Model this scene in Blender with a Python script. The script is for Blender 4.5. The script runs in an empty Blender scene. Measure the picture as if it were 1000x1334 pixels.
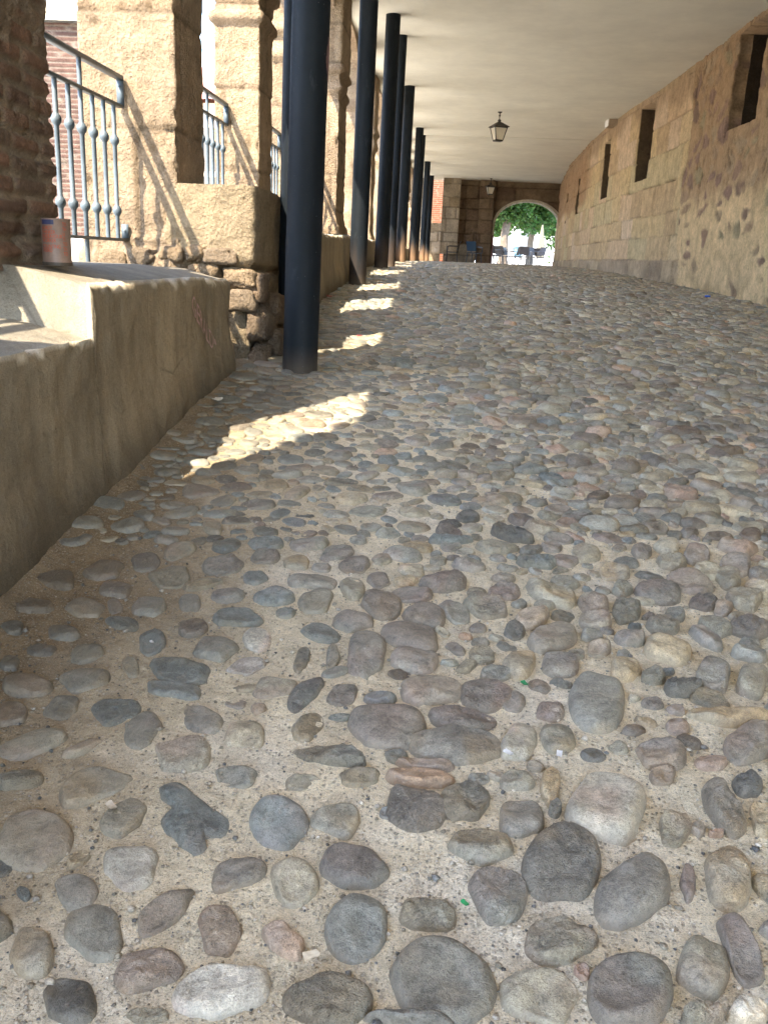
import bpy, math, random
import numpy as np
from mathutils import Matrix, Vector
random.seed(7); RNG = np.random.default_rng(11)
SC = bpy.context.scene
COL = SC.collection

# ------------------------------------------------------------------ camera model (metres; camera at the origin, Y along the street)
F = 1150.; CX, CY = 500., 667.
def nrm(v):
    v = np.array(v, float); return v/np.linalg.norm(v)
_V = (587., 341.); _roll = math.radians(2.6)
_nd = np.array([-math.sin(_roll), math.cos(_roll)])
_p = math.atan(-(np.array(_V)-[CX, CY]) @ _nd / F)
_down = nrm([_nd[0]*math.cos(_p), _nd[1]*math.cos(_p), math.sin(_p)])
_Y = nrm([(_V[0]-CX)/F, (_V[1]-CY)/F, 1]); _Y = nrm(_Y-_down*(_Y @ _down))
_X = np.cross(_down, _Y)
R3 = np.array([_X, _Y, -_down])
cam_d = bpy.data.cameras.new('camera'); cam = bpy.data.objects.new('camera', cam_d); COL.objects.link(cam)
M = Matrix.Identity(4)
for i in range(3):
    M[i][0] = R3[i, 0]; M[i][1] = -R3[i, 1]; M[i][2] = -R3[i, 2]
cam.matrix_world = M
cam_d.sensor_fit = 'VERTICAL'; cam_d.sensor_height = 36.; cam_d.lens = F/1334*36
cam_d.clip_start = .05; cam_d.clip_end = 3000
SC.camera = cam

# ------------------------------------------------------------------ noise
def _hash(ix, iy, iz, seed):
    h = (ix*374761393 + iy*668265263 + iz*2147483647 + seed*1274126177) & 0xffffffff
    h = ((h ^ (h >> 13))*1274126177) & 0xffffffff
    h = ((h ^ (h >> 16))*2246822519) & 0xffffffff
    return ((h ^ (h >> 15)) & 0xffffff)/float(0xffffff)
def vnoise(x, y, z, seed=0):
    x, y, z = np.broadcast_arrays(np.asarray(x, float), np.asarray(y, float), np.asarray(z, float))
    fx, fy, fz = np.floor(x), np.floor(y), np.floor(z)
    ix, iy, iz = fx.astype(np.int64), fy.astype(np.int64), fz.astype(np.int64)
    x, y, z = x-fx, y-fy, z-fz
    x, y, z = x*x*(3-2*x), y*y*(3-2*y), z*z*(3-2*z)
    r = 0
    for a in (0, 1):
        wa = x if a else 1-x
        for b in (0, 1):
            wb = y if b else 1-y
            for c in (0, 1):
                r = r + _hash(ix+a, iy+b, iz+c, seed)*wa*wb*(z if c else 1-z)
    return r*2-1
def fbm(x, y, z, seed=0, o=3):
    r = 0; a = 1.; t = 0
    for k in range(o):
        r = r+a*vnoise(np.asarray(x)*2**k, np.asarray(y)*2**k, np.asarray(z)*2**k, seed+k); t += a; a *= .5
    return r/t
def smooth(a, b, x):
    t = np.clip((x-a)/(b-a), 0, 1); return t*t*(3-2*t)

# ------------------------------------------------------------------ the street's level
_ys = np.linspace(-12, 130, 1421)
_l = np.interp(_ys, [-12, 0, 2.3, 3.7, 5.3, 9, 11.6, 13.4, 18.5, 25, 40, 130], [-2.0, -1.13, -.99, -.82, -.65, -.41, -.265, -.165, -.075, -.055, -.04, -.04])
_r = np.interp(_ys, [-12, 0, 2.3, 5, 8, 11.3, 13, 17, 20.5, 25.5, 40, 130], [-1.95, -1.1, -.95, -.76, -.56, -.378, -.3, -.195, -.1, -.03, -.01, -.02])
_k = np.hanning(25); _k /= _k.sum()
_pad = lambda a: np.convolve(np.concatenate([np.full(12, a[0]), a, np.full(12, a[-1])]), _k, 'valid')
_l, _r = _pad(_l), _pad(_r)
def g(X, Y):
    t = np.clip((np.asarray(X, float)+1.0)/4.8, -.2, 1.15)
    return np.interp(Y, _ys, _l)*(1-t)+np.interp(Y, _ys, _r)*t
def on_ground(px, py, h=0.):
    r = R3 @ np.array([(px-CX)/F, (py-CY)/F, 1.]); t = 2.
    for _ in range(40):
        P = r*t; t = .5*t+.5*t*(g(P[0], P[1])+h)/P[2]
    return r*t

# ------------------------------------------------------------------ mesh helpers
class MB:
    """collects verts / faces / colours, links them as ONE mesh object"""
    def __init__(s): s.v = []; s.f = []; s.c = []; s.a = []; s.m = []; s.n = 0
    def add(s, v, f, col=(1, 1, 1), var=(0, 0, 0), mi=0):
        v = np.asarray(v, float).reshape(-1, 3); k = len(v)
        c = np.broadcast_to(np.asarray(col, float), (k, 3)); a = np.broadcast_to(np.asarray(var, float), (k, 3))
        s.v.append(v); s.c.append(c); s.a.append(a)
        f = np.asarray(f, dtype=np.int64)+s.n if not isinstance(f, list) else [np.asarray(q, dtype=np.int64)+s.n for q in f]
        s.f.append((f, mi)); s.n += k
    def grid(s, P, col=(1, 1, 1), var=(0, 0, 0), close=False, flip=False, mi=0):
        n, m = P.shape[:2]
        i, j = np.meshgrid(np.arange(n-1), np.arange(m if close else m-1), indexing='ij')
        j2 = (j+1) % m
        q = np.stack([i*m+j, (i+1)*m+j, (i+1)*m+j2, i*m+j2], -1).reshape(-1, 4)
        if flip: q = q[:, ::-1]
        c = np.asarray(col, float); c = np.broadcast_to(c, (n, m, 3)).reshape(-1, 3)
        a = np.broadcast_to(np.asarray(var, float), (n, m, 3)).reshape(-1, 3)
        s.add(P.reshape(-1, 3), q, c, a, mi)
    def box(s, x0, x1, y0, y1, z0, z1, **k):
        v = [(x, y, z) for x in (x0, x1) for y in (y0, y1) for z in (z0, z1)]
        s.add(v, np.array([(0, 1, 3, 2), (4, 6, 7, 5), (0, 4, 5, 1), (2, 3, 7, 6), (0, 2, 6, 4), (1, 5, 7, 3)]), **k)
    def tube(s, pts, rad, n=10, cap=True, **k):
        pts = np.asarray(pts, float); rad = np.broadcast_to(np.asarray(rad, float), (len(pts),))
        rings = []
        for i, p in enumerate(pts):
            t = nrm(pts[min(i+1, len(pts)-1)]-pts[max(i-1, 0)])
            u = nrm(np.cross(t, [0, 0, 1] if abs(t[2]) < .9 else [1, 0, 0])); w = np.cross(t, u)
            an = np.arange(n)*2*np.pi/n
            rings.append(p+rad[i]*(np.cos(an)[:, None]*u+np.sin(an)[:, None]*w))
        P = np.array(rings); base = s.n
        s.grid(P, close=True, **k)
        if cap:
            s.add(P[0], [np.arange(n)], **k); s.add(P[-1], [np.arange(n)[::-1]], **k)
    def lathe(s, prof, cx, cy, n=24, **k):
        an = np.arange(n)*2*np.pi/n
        P = np.array([[(cx+r*math.cos(a), cy+r*math.sin(a), z) for a in an] for r, z in prof])
        s.grid(P, close=True, flip=True, **k)
    def build(s, name, mats, parent=None, smooth_=True, org=None):
        V = np.concatenate(s.v); C = np.concatenate(s.c); A = np.concatenate(s.a)
        if org is not None: V = V-np.asarray(org, float)
        ls, st, tot, mi = [], [], [], []; off = 0
        for f, m in s.f:
            if isinstance(f, list):
                for q in f:
                    ls.append(q); st.append(np.array([off])); tot.append(np.array([len(q)])); mi.append(np.array([m])); off += len(q)
            else:
                k = f.shape[1]; ls.append(f.reshape(-1)); st.append(off+np.arange(len(f))*k); tot.append(np.full(len(f), k)); mi.append(np.full(len(f), m)); off += f.size
        ls = np.concatenate(ls).astype(np.int32); st = np.concatenate(st).astype(np.int32); tot = np.concatenate(tot).astype(np.int32); mi = np.concatenate(mi).astype(np.int32)
        me = bpy.data.meshes.new(name)
        me.vertices.add(len(V)); me.vertices.foreach_set('co', V.astype(np.float32).ravel())
        me.loops.add(len(ls)); me.loops.foreach_set('vertex_index', ls)
        me.polygons.add(len(st)); me.polygons.foreach_set('loop_start', st)
        try: me.polygons.foreach_set('loop_total', tot)
        except Exception: pass
        me.polygons.foreach_set('material_index', mi)
        me.polygons.foreach_set('use_smooth', np.full(len(st), bool(smooth_)))
        for nm_, D in (('col', C), ('var', A)):
            at = me.attributes.new(nm_, 'FLOAT_COLOR', 'POINT')
            at.data.foreach_set('color', np.concatenate([D, np.ones((len(D), 1))], 1).astype(np.float32).ravel())
        me.update(calc_edges=True); me.validate()
        for m in (mats if isinstance(mats, (list, tuple)) else [mats]): me.materials.append(m)
        o = bpy.data.objects.new(name, me); COL.objects.link(o)
        if org is not None and parent is None: o.location = org
        if parent is not None: o.parent = parent
        return o
def empty(name, loc):
    o = bpy.data.objects.new(name, None); o.location = loc; o.empty_display_size = .1; COL.objects.link(o); return o
def tag(o, label=None, cat=None, group=None, kind=None):
    if label: o['label'] = label
    if cat: o['category'] = cat; o['kind'] = kind or 'thing'
    if group: o['group'] = group
    if kind and not cat: o['kind'] = kind
    return o
def copy_tree(o, loc=None, parent=None):
    c = o.copy(); COL.objects.link(c)
    if parent is not None: c.parent = parent
    if loc is not None: c.location = loc
    for ch in list(o.children): copy_tree(ch, None, c)
    return c
def text_verts(s, size):
    cu = bpy.data.curves.new('t', 'FONT'); cu.body = s; cu.size = size; cu.resolution_u = 3
    o = bpy.data.objects.new('t', cu); COL.objects.link(o)
    dg = bpy.context.evaluated_depsgraph_get(); me = bpy.data.meshes.new_from_object(o.evaluated_get(dg))
    v = np.array([p.co[:] for p in me.vertices]).reshape(-1, 3); f = [np.array(p.vertices[:]) for p in me.polygons]
    bpy.data.objects.remove(o); bpy.data.curves.remove(cu); bpy.data.meshes.remove(me)
    return v, f

# ------------------------------------------------------------------ materials
class NT:
    def __init__(s, name):
        s.m = bpy.data.materials.new(name); s.m.use_nodes = True; s.t = s.m.node_tree; s.t.nodes.clear()
        s.out = s.n('ShaderNodeOutputMaterial'); s.b = s.n('ShaderNodeBsdfPrincipled'); s.l(s.b.outputs[0], s.out.inputs[0])
        s.co = s.n('ShaderNodeTexCoord').outputs['Object']
    def n(s, t, **k):
        q = s.t.nodes.new(t)
        for a, b in k.items(): setattr(q, a, b)
        return q
    def l(s, a, b): s.t.links.new(a, b)
    def attr(s, nm): return s.n('ShaderNodeAttribute', attribute_name=nm).outputs['Color']
    def sep(s, c):
        q = s.n('ShaderNodeSeparateColor'); s.l(c, q.inputs[0]); return q.outputs
    def mp(s, scale=(1, 1, 1), co=None):
        q = s.n('ShaderNodeMapping'); q.inputs['Scale'].default_value = scale; s.l(co or s.co, q.inputs[0]); return q.outputs[0]
    def noise(s, sc, det=4, rough=.6, co=None, dist=0):
        q = s.n('ShaderNodeTexNoise'); q.inputs['Scale'].default_value = sc; q.inputs['Detail'].default_value = det
        q.inputs['Roughness'].default_value = rough; q.inputs['Distortion'].default_value = dist; s.l(co or s.co, q.inputs['Vector']); return q.outputs['Fac']
    def vor(s, sc, co=None, feature='F1', out='Distance', rnd=1):
        q = s.n('ShaderNodeTexVoronoi', feature=feature); q.inputs['Scale'].default_value = sc; q.inputs['Randomness'].default_value = rnd
        s.l(co or s.co, q.inputs['Vector']); return q.outputs[out]
    def ramp(s, f, a, b, lo=0., hi=1.):
        q = s.n('ShaderNodeMapRange'); q.clamp = True
        for i, v in zip((1, 2, 3, 4), (a, b, lo, hi)): q.inputs[i].default_value = v
        s.l(f, q.inputs[0]); return q.outputs[0]
    def val(s, x):
        return x
    def math(s, op, a, b=None):
        q = s.n('ShaderNodeMath', operation=op)
        for i, v in enumerate((a, b)):
            if v is None: continue
            if isinstance(v, (int, float)): q.inputs[i].default_value = v
            else: s.l(v, q.inputs[i])
        return q.outputs[0]
    def mix(s, f, a, b, mode='MIX'):
        q = s.n('ShaderNodeMix', data_type='RGBA', blend_type=mode)
        for i, v in ((0, f), (6, a), (7, b)):
            if isinstance(v, (int, float)): q.inputs[i].default_value = v
            elif isinstance(v, (tuple, list)): q.inputs[i].default_value = (*v[:3], 1)
            else: s.l(v, q.inputs[i])
        return q.outputs[2]
    def scale(s, c, f):     # colour * float
        q = s.n('ShaderNodeVectorMath', operation='SCALE'); s.l(c, q.inputs[0])
        if isinstance(f, (int, float)): q.inputs['Scale'].default_value = f
        else: s.l(f, q.inputs['Scale'])
        return q.outputs[0]
    def base(s, c): 
        if isinstance(c, (tuple, list)): s.b.inputs['Base Color'].default_value = (*c[:3], 1)
        else: s.l(c, s.b.inputs['Base Color'])
    def rough(s, r):
        if isinstance(r, (int, float)): s.b.inputs['Roughness'].default_value = r
        else: s.l(r, s.b.inputs['Roughness'])
    def bump(s, h, dist=.004, st=1.):
        q = s.n('ShaderNodeBump'); q.inputs['Strength'].default_value = st; q.inputs['Distance'].default_value = dist
        s.l(h, q.inputs['Height'])
        if s.b.inputs['Normal'].links: s.l(s.b.inputs['Normal'].links[0].from_socket, q.inputs['Normal'])
        s.l(q.outputs[0], s.b.inputs['Normal'])
def spec(t, v): t.b.inputs['Specular IOR Level'].default_value = v

def mat_cobble():
    t = NT('cobble'); col = t.attr('col'); var = t.sep(t.attr('var'))
    off = t.n('ShaderNodeVectorMath', operation='ADD'); t.l(t.co, off.inputs[0]); q = t.n('ShaderNodeVectorMath', operation='SCALE'); t.l(t.attr('var'), q.inputs[0])
    cb = t.n('ShaderNodeCombineXYZ'); 
    for i in range(3): t.l(t.math('MULTIPLY', var[0], 37.+11*i), cb.inputs[i])
    t.l(cb.outputs[0], off.inputs[1]); co = off.outputs[0]
    n1 = t.noise(22, 5, .65, co, .6); n2 = t.noise(110, 4, .7, co); n3 = t.noise(420, 2, .6, co)
    f = t.math('ADD', t.ramp(n1, .3, .7, .5, 1.4), t.math('ADD', t.ramp(n2, .3, .7, -.34, .34), t.ramp(n3, .35, .65, -.24, .24)))
    c = t.scale(col, f)
    c = t.mix(t.math('MULTIPLY', t.ramp(t.noise(40, 5, .7, co, .8), .55, .68), .55), c, (.36, .31, .25))      # worn pale veins
    c = t.mix(t.math('MULTIPLY', t.ramp(t.vor(150, co), .0, .22, 1, 0), t.ramp(n1, .45, .6)), c, (.07, .065, .06))  # dark pits
    dust = t.math('MULTIPLY', var[1], t.ramp(t.noise(60, 5, .7), .3, .6, .15, 1.))
    c = t.mix(dust, c, t.mix(.62, (.36, .30, .21), col))
    t.base(c); t.rough(t.math('ADD', t.ramp(n2, .3, .7, .30, .54), t.math('MULTIPLY', dust, .35)))
    spec(t, .5)
    t.bump(n1, .008, .5); t.bump(n2, .0045, .8); t.bump(n3, .0016, .8)
    rgb = t.math('MULTIPLY', t.noise(75, 4, .75, co, 1.2), t.math('ADD', t.math('MULTIPLY', var[2], 1.6), .25)); t.bump(rgb, .010, .8)
    return t.m
def mat_mortar():
    t = NT('mortar'); col = t.attr('col')
    n1 = t.noise(6, 5, .65); n2 = t.noise(45, 5, .7); n3 = t.noise(320, 3, .7)
    c = t.scale(col, t.math('ADD', t.ramp(n1, .3, .7, .8, 1.15), t.math('ADD', t.ramp(n2, .3, .7, -.17, .17), t.ramp(n3, .3, .7, -.22, .22))))
    vd = t.vor(95); vc = t.sep(t.vor(95, out='Color'))
    grit = t.ramp(vd, .25, .38, 1, 0)
    gm = t.math('MULTIPLY', grit, t.ramp(vc[0], .52, .56)); c = t.mix(t.math('MULTIPLY', gm, .6), c, t.mix(vc[1], (.17, .15, .125), (.6, .53, .42)))
    vd2 = t.vor(230); vc2 = t.sep(t.vor(230, out='Color'))
    gm2 = t.math('MULTIPLY', t.ramp(vd2, .25, .4, 1, 0), t.ramp(vc2[0], .4, .45)); c = t.mix(t.math('MULTIPLY', gm2, .55), c, t.mix(vc2[1], (.22, .19, .15), (.66, .58, .46)))
    t.base(c); t.rough(.92); spec(t, .2)
    t.bump(n2, .012, .9); t.bump(t.noise(14, 4, .7), .02, .5); t.bump(t.noise(130, 4, .75), .005, .9); t.bump(gm, .005, 1.); t.bump(gm2, .002, 1.); t.bump(n3, .002, .9)
    return t.m
def mat_stone(name, s=1., bump=1., rough=.9, streak=0., gain=1.):
    """masonry: vertex colour holds each block's own colour"""
    t = NT(name); col = t.attr('col')
    n1 = t.noise(5*s, 6, .65, dist=.4); n2 = t.noise(30*s, 5, .7); n3 = t.noise(140*s, 4, .7)
    col = t.scale(col, gain) if gain != 1 else col
    c = t.scale(col, t.math('ADD', t.ramp(n1, .3, .7, .72, 1.25), t.math('ADD', t.ramp(n2, .3, .7, -.22, .22), t.ramp(n3, .3, .7, -.12, .12))))
    if streak:
        ns = t.noise(1, 5, .65, t.mp((9, 9, 1.1)))
        c = t.scale(c, t.ramp(ns, .3, .7, 1-streak, 1+streak))
    pit = t.ramp(t.vor(38*s), .05, .3, 1, 0)
    pm = t.math('MULTIPLY', pit, t.ramp(n2, .5, .62)); c = t.mix(t.math('MULTIPLY', pm, .45), c, (.1, .075, .05))
    t.base(c); t.rough(rough); spec(t, .2)
    t.bump(n1, .012*bump, .6); t.bump(n2, .014*bump, .9); t.bump(n3, .005*bump, .9); t.bump(pm, -.012, .9); t.bump(t.vor(48*s), .010*bump, .7); t.bump(t.noise(70*s, 3, .8), .010*bump, .8)
    return t.m
def mat_concrete():
    t = NT('concrete'); col = t.attr('col')
    n1 = t.noise(3, 6, .65, dist=.5); ns = t.noise(1, 6, .7, t.mp((8, 8, .9))); n2 = t.noise(60, 5, .7); n3 = t.noise(260, 3, .7)
    c = t.scale(col, t.math('ADD', t.ramp(n1, .3, .7, .78, 1.2), t.math('ADD', t.ramp(ns, .3, .7, -.2, .2), t.ramp(n2, .3, .7, -.1, .1))))
    c = t.mix(t.math('MULTIPLY', t.ramp(t.noise(14, 5, .75), .58, .7), .5), c, (.13, .10, .065))
    c = t.scale(c, t.ramp(t.noise(170, 4, .75), .3, .7, .8, 1.2)); cr = t.ramp(t.vor(1.3, t.mp((1, 1, .45)), 'DISTANCE_TO_EDGE'), .0, .006, 1, 0); c = t.mix(t.math('MULTIPLY', cr, t.ramp(n1, .45, .6, 0, .6)), c, (.05, .04, .03))
    sp = t.math('MULTIPLY', t.ramp(t.vor(26), .04, .14, 1, 0), t.ramp(n1, .45, .6)); c = t.mix(t.math('MULTIPLY', sp, .7), c, (.07, .05, .035))
    t.base(c); t.rough(.88); spec(t, .25); t.bump(n1, .015, .5); t.bump(n2, .005, .7); t.bump(n3, .003, .8); t.bump(t.noise(24, 5, .7), .012, .6); t.bump(sp, -.004, .6)
    return t.m
def mat_paint(name, c, rough=.45, var=.2, sp=.5, metal=0., bump=.001):
    t = NT(name); n1 = t.noise(7, 5, .65); n2 = t.noise(70, 4, .7)
    q = t.n('ShaderNodeRGB'); q.outputs[0].default_value = (*c, 1)
    t.base(t.scale(q.outputs[0], t.math('ADD', t.ramp(n1, .3, .7, 1-var, 1+var), t.ramp(n2, .3, .7, -var*.5, var*.5))))
    t.rough(t.ramp(n1, .3, .7, rough-.08, rough+.12)); spec(t, sp); t.b.inputs['Metallic'].default_value = metal
    if bump: t.bump(n2, bump, .6)
    return t.m
def mat_attr(name, rough=.6, sp=.4, var=.15, sc=20, bump=.002):
    t = NT(name); n1 = t.noise(sc, 5, .65); t.base(t.scale(t.attr('col'), t.ramp(n1, .3, .7, 1-var, 1+var))); t.rough(rough); spec(t, sp)
    if bump: t.bump(t.noise(sc*5, 3, .6), bump, .6)
    return t.m
def mat_column():
    t = NT('column_paint'); col = t.attr('col')
    n1 = t.noise(1, 5, .6, t.mp((5, 5, 1.2))); n2 = t.noise(28, 5, .75); n3 = t.noise(160, 3, .7)
    c = t.scale(col, t.ramp(n1, .3, .7, .75, 1.4))
    c = t.mix(t.math('MULTIPLY', t.ramp(t.noise(1, 6, .75, t.mp((14, 14, 3.5))), .6, .72), .35), c, (.06, .068, .075))
    chips = t.math('MULTIPLY', t.ramp(t.vor(34), .03, .1, 1, 0), t.ramp(n2, .52, .6)); c = t.mix(t.math('MULTIPLY', chips, .6), c, (.3, .31, .32))
    t.base(c); t.rough(t.ramp(n2, .3, .7, .5, .7)); spec(t, .12); t.bump(n2, .0015, .5); t.bump(n3, .0006, .5)
    return t.m
def mat_ceiling():
    t = NT('ceiling_plaster'); n1 = t.noise(.9, 4, .6); n2 = t.noise(5, 5, .65); n3 = t.noise(60, 4, .6)
    ns = t.noise(1, 4, .6, t.mp((.35, 2.2, 1)))
    q = t.n('ShaderNodeRGB'); q.outputs[0].default_value = (.73, .71, .615, 1)
    f = t.math('ADD', t.ramp(n1, .3, .7, .90, 1.06), t.math('ADD', t.ramp(n2, .3, .7, -.035, .035), t.ramp(ns, .3, .7, -.006, .006)))
    c = t.scale(q.outputs[0], f)
    t.base(c); t.rough(.9); spec(t, .2); t.bump(n1, .01, .35); t.bump(n3, .0012, .5)
    return t.m
MC, MM = mat_cobble(), mat_mortar()
MST = mat_stone('sandstone', 1., 1.6); MRW = mat_stone('old_masonry', 1.1, 1.0, .92, .07, 1.3); MBR = mat_stone('brickwork', 2., .7); MEND = mat_stone('far_masonry', .5, 1.5, .9, 0, .72)
MCON = mat_concrete(); MCOL = mat_column(); MCEIL = mat_ceiling()
MRAIL = mat_paint('railing_paint', (.075, .10, .12), .55, .3)
MIRON = mat_paint('black_iron', (.03, .024, .02), .5, .3)
MCH = mat_paint('dark_plastic', (.008, .008, .011), .5, .2)
MBLU = mat_paint('blue_plastic', (.012, .035, .065), .4, .2)
MWH = mat_paint('white_render', (.55, .55, .55), .9, .04, .2)
MFAB = mat_paint('canvas', (.2, .185, .14), .9, .1, .1)
MATT = mat_attr('painted_bits', .55)
MTRUNK = mat_paint('bark', (.16, .13, .10), .9, .35, .1, bump=.01)
def mat_leaf():
    t = NT('leaf'); t.base(t.attr('col')); t.rough(.55); spec(t, .3)
    tr = t.n('ShaderNodeBsdfTranslucent'); t.l(t.scale(t.attr('col'), 1.5), tr.inputs[0]); mx = t.n('ShaderNodeMixShader'); mx.inputs[0].default_value = .35
    t.l(t.b.outputs[0], mx.inputs[1]); t.l(tr.outputs[0], mx.inputs[2]); t.l(mx.outputs[0], t.out.inputs[0]); return t.m
MLEAF = mat_leaf()
def mat_glass():
    t = NT('frosted_glass'); t.base((.75, .70, .58)); t.rough(.35); spec(t, .5)
    tr = t.n('ShaderNodeBsdfTranslucent'); tr.inputs[0].default_value = (.85, .8, .68, 1); mx = t.n('ShaderNodeMixShader'); mx.inputs[0].default_value = .5
    t.l(t.b.outputs[0], mx.inputs[1]); t.l(tr.outputs[0], mx.inputs[2]); t.l(mx.outputs[0], t.out.inputs[0]); return t.m
MGL = mat_glass()

# ------------------------------------------------------------------ cobbled street
PAL = {'g': (.18, .18, .165), 'b': (.14, .17, .185), 'p': (.18, .15, .132), 'w': (.27, .235, .17), 'r': (.29, .19, .14), 'd': (.105, .105, .10),
       'y': (.38, .29, .165), 'l': (.40, .375, .34), 'o': (.2, .185, .145), 'n': (.14, .105, .075)}
# every prominent stone of the near pavement: x y w h angle(clockwise) colour, per sheet (origin, scale)
T = {(0, 700): '560,92,120,70,-10,d;690,48,120,60,-15,w;865,28,110,60,-15,b;855,105,160,75,-10,g;980,152,95,60,-5,b;220,160,160,75,0,n;400,125,150,80,0,n;445,200,130,70,0,p;655,150,170,75,-5,w;770,180,160,35,-12,w;878,218,130,60,-5,bl;330,272,150,80,0,pw;442,265,65,65,0,p;570,262,130,85,-10,g;730,252,85,75,0,g;915,303,185,80,0,b;130,262,150,60,0,n;475,330,140,50,8,b;735,343,115,70,-5,p;580,400,110,95,-20,b;240,365,130,65,10,d;165,432,120,50,0,d;335,440,140,70,-15,o;820,423,175,95,5,g;985,390,110,95,0,l;325,540,190,95,-12,g;500,500,65,85,0,w;700,515,250,95,10,b;661,583,220,70,10,b;940,497,150,65,-5,bl;35,480,80,60,0,d;105,560,190,90,0,nw;40,675,130,100,-10,nw;240,652,140,85,-10,g;450,660,190,105,-15,b;545,738,160,135,-25,g;769,695,160,120,20,gp;905,640,90,45,0,p;990,655,60,45,0,p;122,785,260,95,-15,wg;320,805,170,40,-25,w;694,830,225,145,0,wl;935,760,160,125,5,w;950,578,110,35,-5,w;50,345,90,50,0,d',
 (330, 700): '45,25,150,50,0,b;45,70,110,65,-5,g;215,25,150,60,-5,g;320,60,140,60,-10,g;165,95,100,70,-10,w;260,115,75,40,5,g;390,105,120,70,0,p;225,168,180,65,3,gp;80,223,150,65,0,b;245,240,140,90,-10,gw;380,185,85,100,-45,o;480,165,90,65,0,p;585,168,95,40,0,y;610,125,110,50,0,w;738,165,190,80,-3,p;825,105,130,45,5,g;935,38,160,50,8,o;755,10,160,30,0,b;755,35,80,40,0,g;630,32,120,45,10,w;572,62,150,55,10,g;490,82,75,50,0,o;705,90,70,40,0,o;480,252,165,108,12,gr;615,220,160,65,5,p;655,295,170,85,15,p;760,280,140,75,25,g;880,258,180,90,12,o;960,205,120,70,0,p;955,155,90,35,5,o;125,285,75,40,0,b;385,318,145,85,5,g;255,362,150,70,15,bg;610,375,250,105,15,p;435,450,165,175,15,gp;625,472,180,110,5,gp;185,465,55,105,20,g;305,455,55,95,15,g;75,573,180,80,-8,wg;203,597,175,85,-46,db;340,600,120,85,-10,g;207,725,120,110,-10,o;500,715,310,175,5,pg;680,580,240,130,0,pw;890,605,220,120,8,p;800,690,250,100,8,pg;770,790,340,160,8,gp;285,835,290,75,8,g;545,838,90,55,0,gb;920,520,130,60,5,g;650,870,220,50,5,pr',
 (660, 700): '25,355,85,70,10,d;170,37,85,50,0,p;95,48,90,40,0,g;110,95,160,50,8,b;215,90,110,50,8,p;300,65,110,80,15,w;420,135,125,65,8,wp;515,50,75,55,0,p;605,35,100,60,15,w;725,60,105,85,15,p;625,95,125,55,5,w;220,175,115,55,15,o;170,212,195,85,18,ow;440,200,80,55,0,o;585,205,180,90,5,pg;705,170,190,80,15,pw;840,148,110,85,25,w;760,130,110,60,20,w;870,100,130,80,10,p;965,135,80,50,0,g;910,235,145,85,15,w;755,247,105,65,-10,pd;825,270,75,55,0,p;965,190,110,60,20,wy;330,250,120,80,15,wp;340,310,130,75,8,pw;455,285,110,90,10,o;640,295,80,60,0,g;595,335,130,65,10,o;150,258,85,40,8,o;100,305,130,85,-5,w;171,378,190,105,-12,pw;470,385,115,60,8,g;350,420,90,60,0,w;615,435,185,110,20,y;800,340,140,62,32,o;760,383,140,65,30,g;930,350,150,85,12,p;930,445,140,60,10,g;455,502,130,90,-5,yo;560,530,95,65,-10,o;205,485,150,105,0,pg;52,478,130,120,10,gy;345,620,205,265,0,g;675,573,150,65,-5,d;797,520,135,140,20,go;940,545,130,130,30,wo;20,625,100,85,20,p;850,685,320,75,5,yo;651,730,95,75,0,rp;585,830,200,120,10,p;923,790,180,170,10,pw;190,765,150,115,0,o;45,785,130,170,20,wl;780,865,130,70,0,r;160,670,110,80,0,p;560,640,90,50,0,p;881,40,150,60,10,rw',
 (0, 1000): '75,40,180,70,-5,o;350,65,300,125,-18,wg;130,275,310,220,5,wp;475,192,200,125,-38,o;495,385,235,175,-5,lg;300,350,110,45,-35,y;285,470,170,140,0,g;360,630,220,235,-10,g;630,545,270,110,-35,o;120,700,170,200,0,wl;265,895,200,200,-25,d;563,770,270,160,-15,pr;845,620,180,175,0,rw;900,400,220,130,-25,pg;850,850,340,225,-20,l;905,38,180,85,0,g;570,950,160,60,0,w;90,480,60,45,40,b',
 (330, 1000): '100,208,230,195,8,b;320,200,185,140,-5,og;195,55,150,65,-5,o;400,30,160,75,-3,o;640,35,260,75,3,rp;615,155,240,170,20,pd;515,173,65,50,0,b;810,125,190,155,10,do;865,40,80,40,0,g;870,305,245,140,8,og;385,375,260,175,18,d;150,435,190,175,-10,w;400,610,240,270,20,gb;120,660,190,115,42,rp;290,890,330,210,5,do;719,820,400,340,25,do;660,565,215,130,10,o;930,480,230,220,10,g;600,965,330,60,5,d',
 (660, 1000): '40,50,130,85,0,o;60,190,160,170,0,gp;170,70,80,150,0,yw;184,150,50,70,0,g;255,195,50,70,-10,d;385,140,290,290,15,wl;205,370,290,320,10,gp;210,655,280,180,-8,ow;480,470,250,310,20,gp;481,840,330,300,0,do;120,875,300,220,8,wo;843,410,175,265,-8,yl;890,695,300,130,66,p;755,760,190,260,12,ow;825,150,250,120,58,pw;920,60,115,100,8,d;975,200,90,150,0,y;690,440,60,150,0,p;600,30,110,70,0,p;640,230,130,120,10,oy;730,235,60,60,0,o;800,255,60,25,5,r;924,935,160,110,0,l;745,950,160,90,0,w;285,785,60,70,-10,r'}
TRACED = []
for (ox, oy), s in T.items():
    for e in s.split(';'):
        x, y, w, h, an, c = e.split(','); q = 2.941
        TRACED.append((ox+float(x)/q, oy+float(y)/q, float(w)/q, float(h)/q, math.radians(float(an)), c))
NT_, th = 36, np.arange(36)*2*np.pi/36
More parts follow.
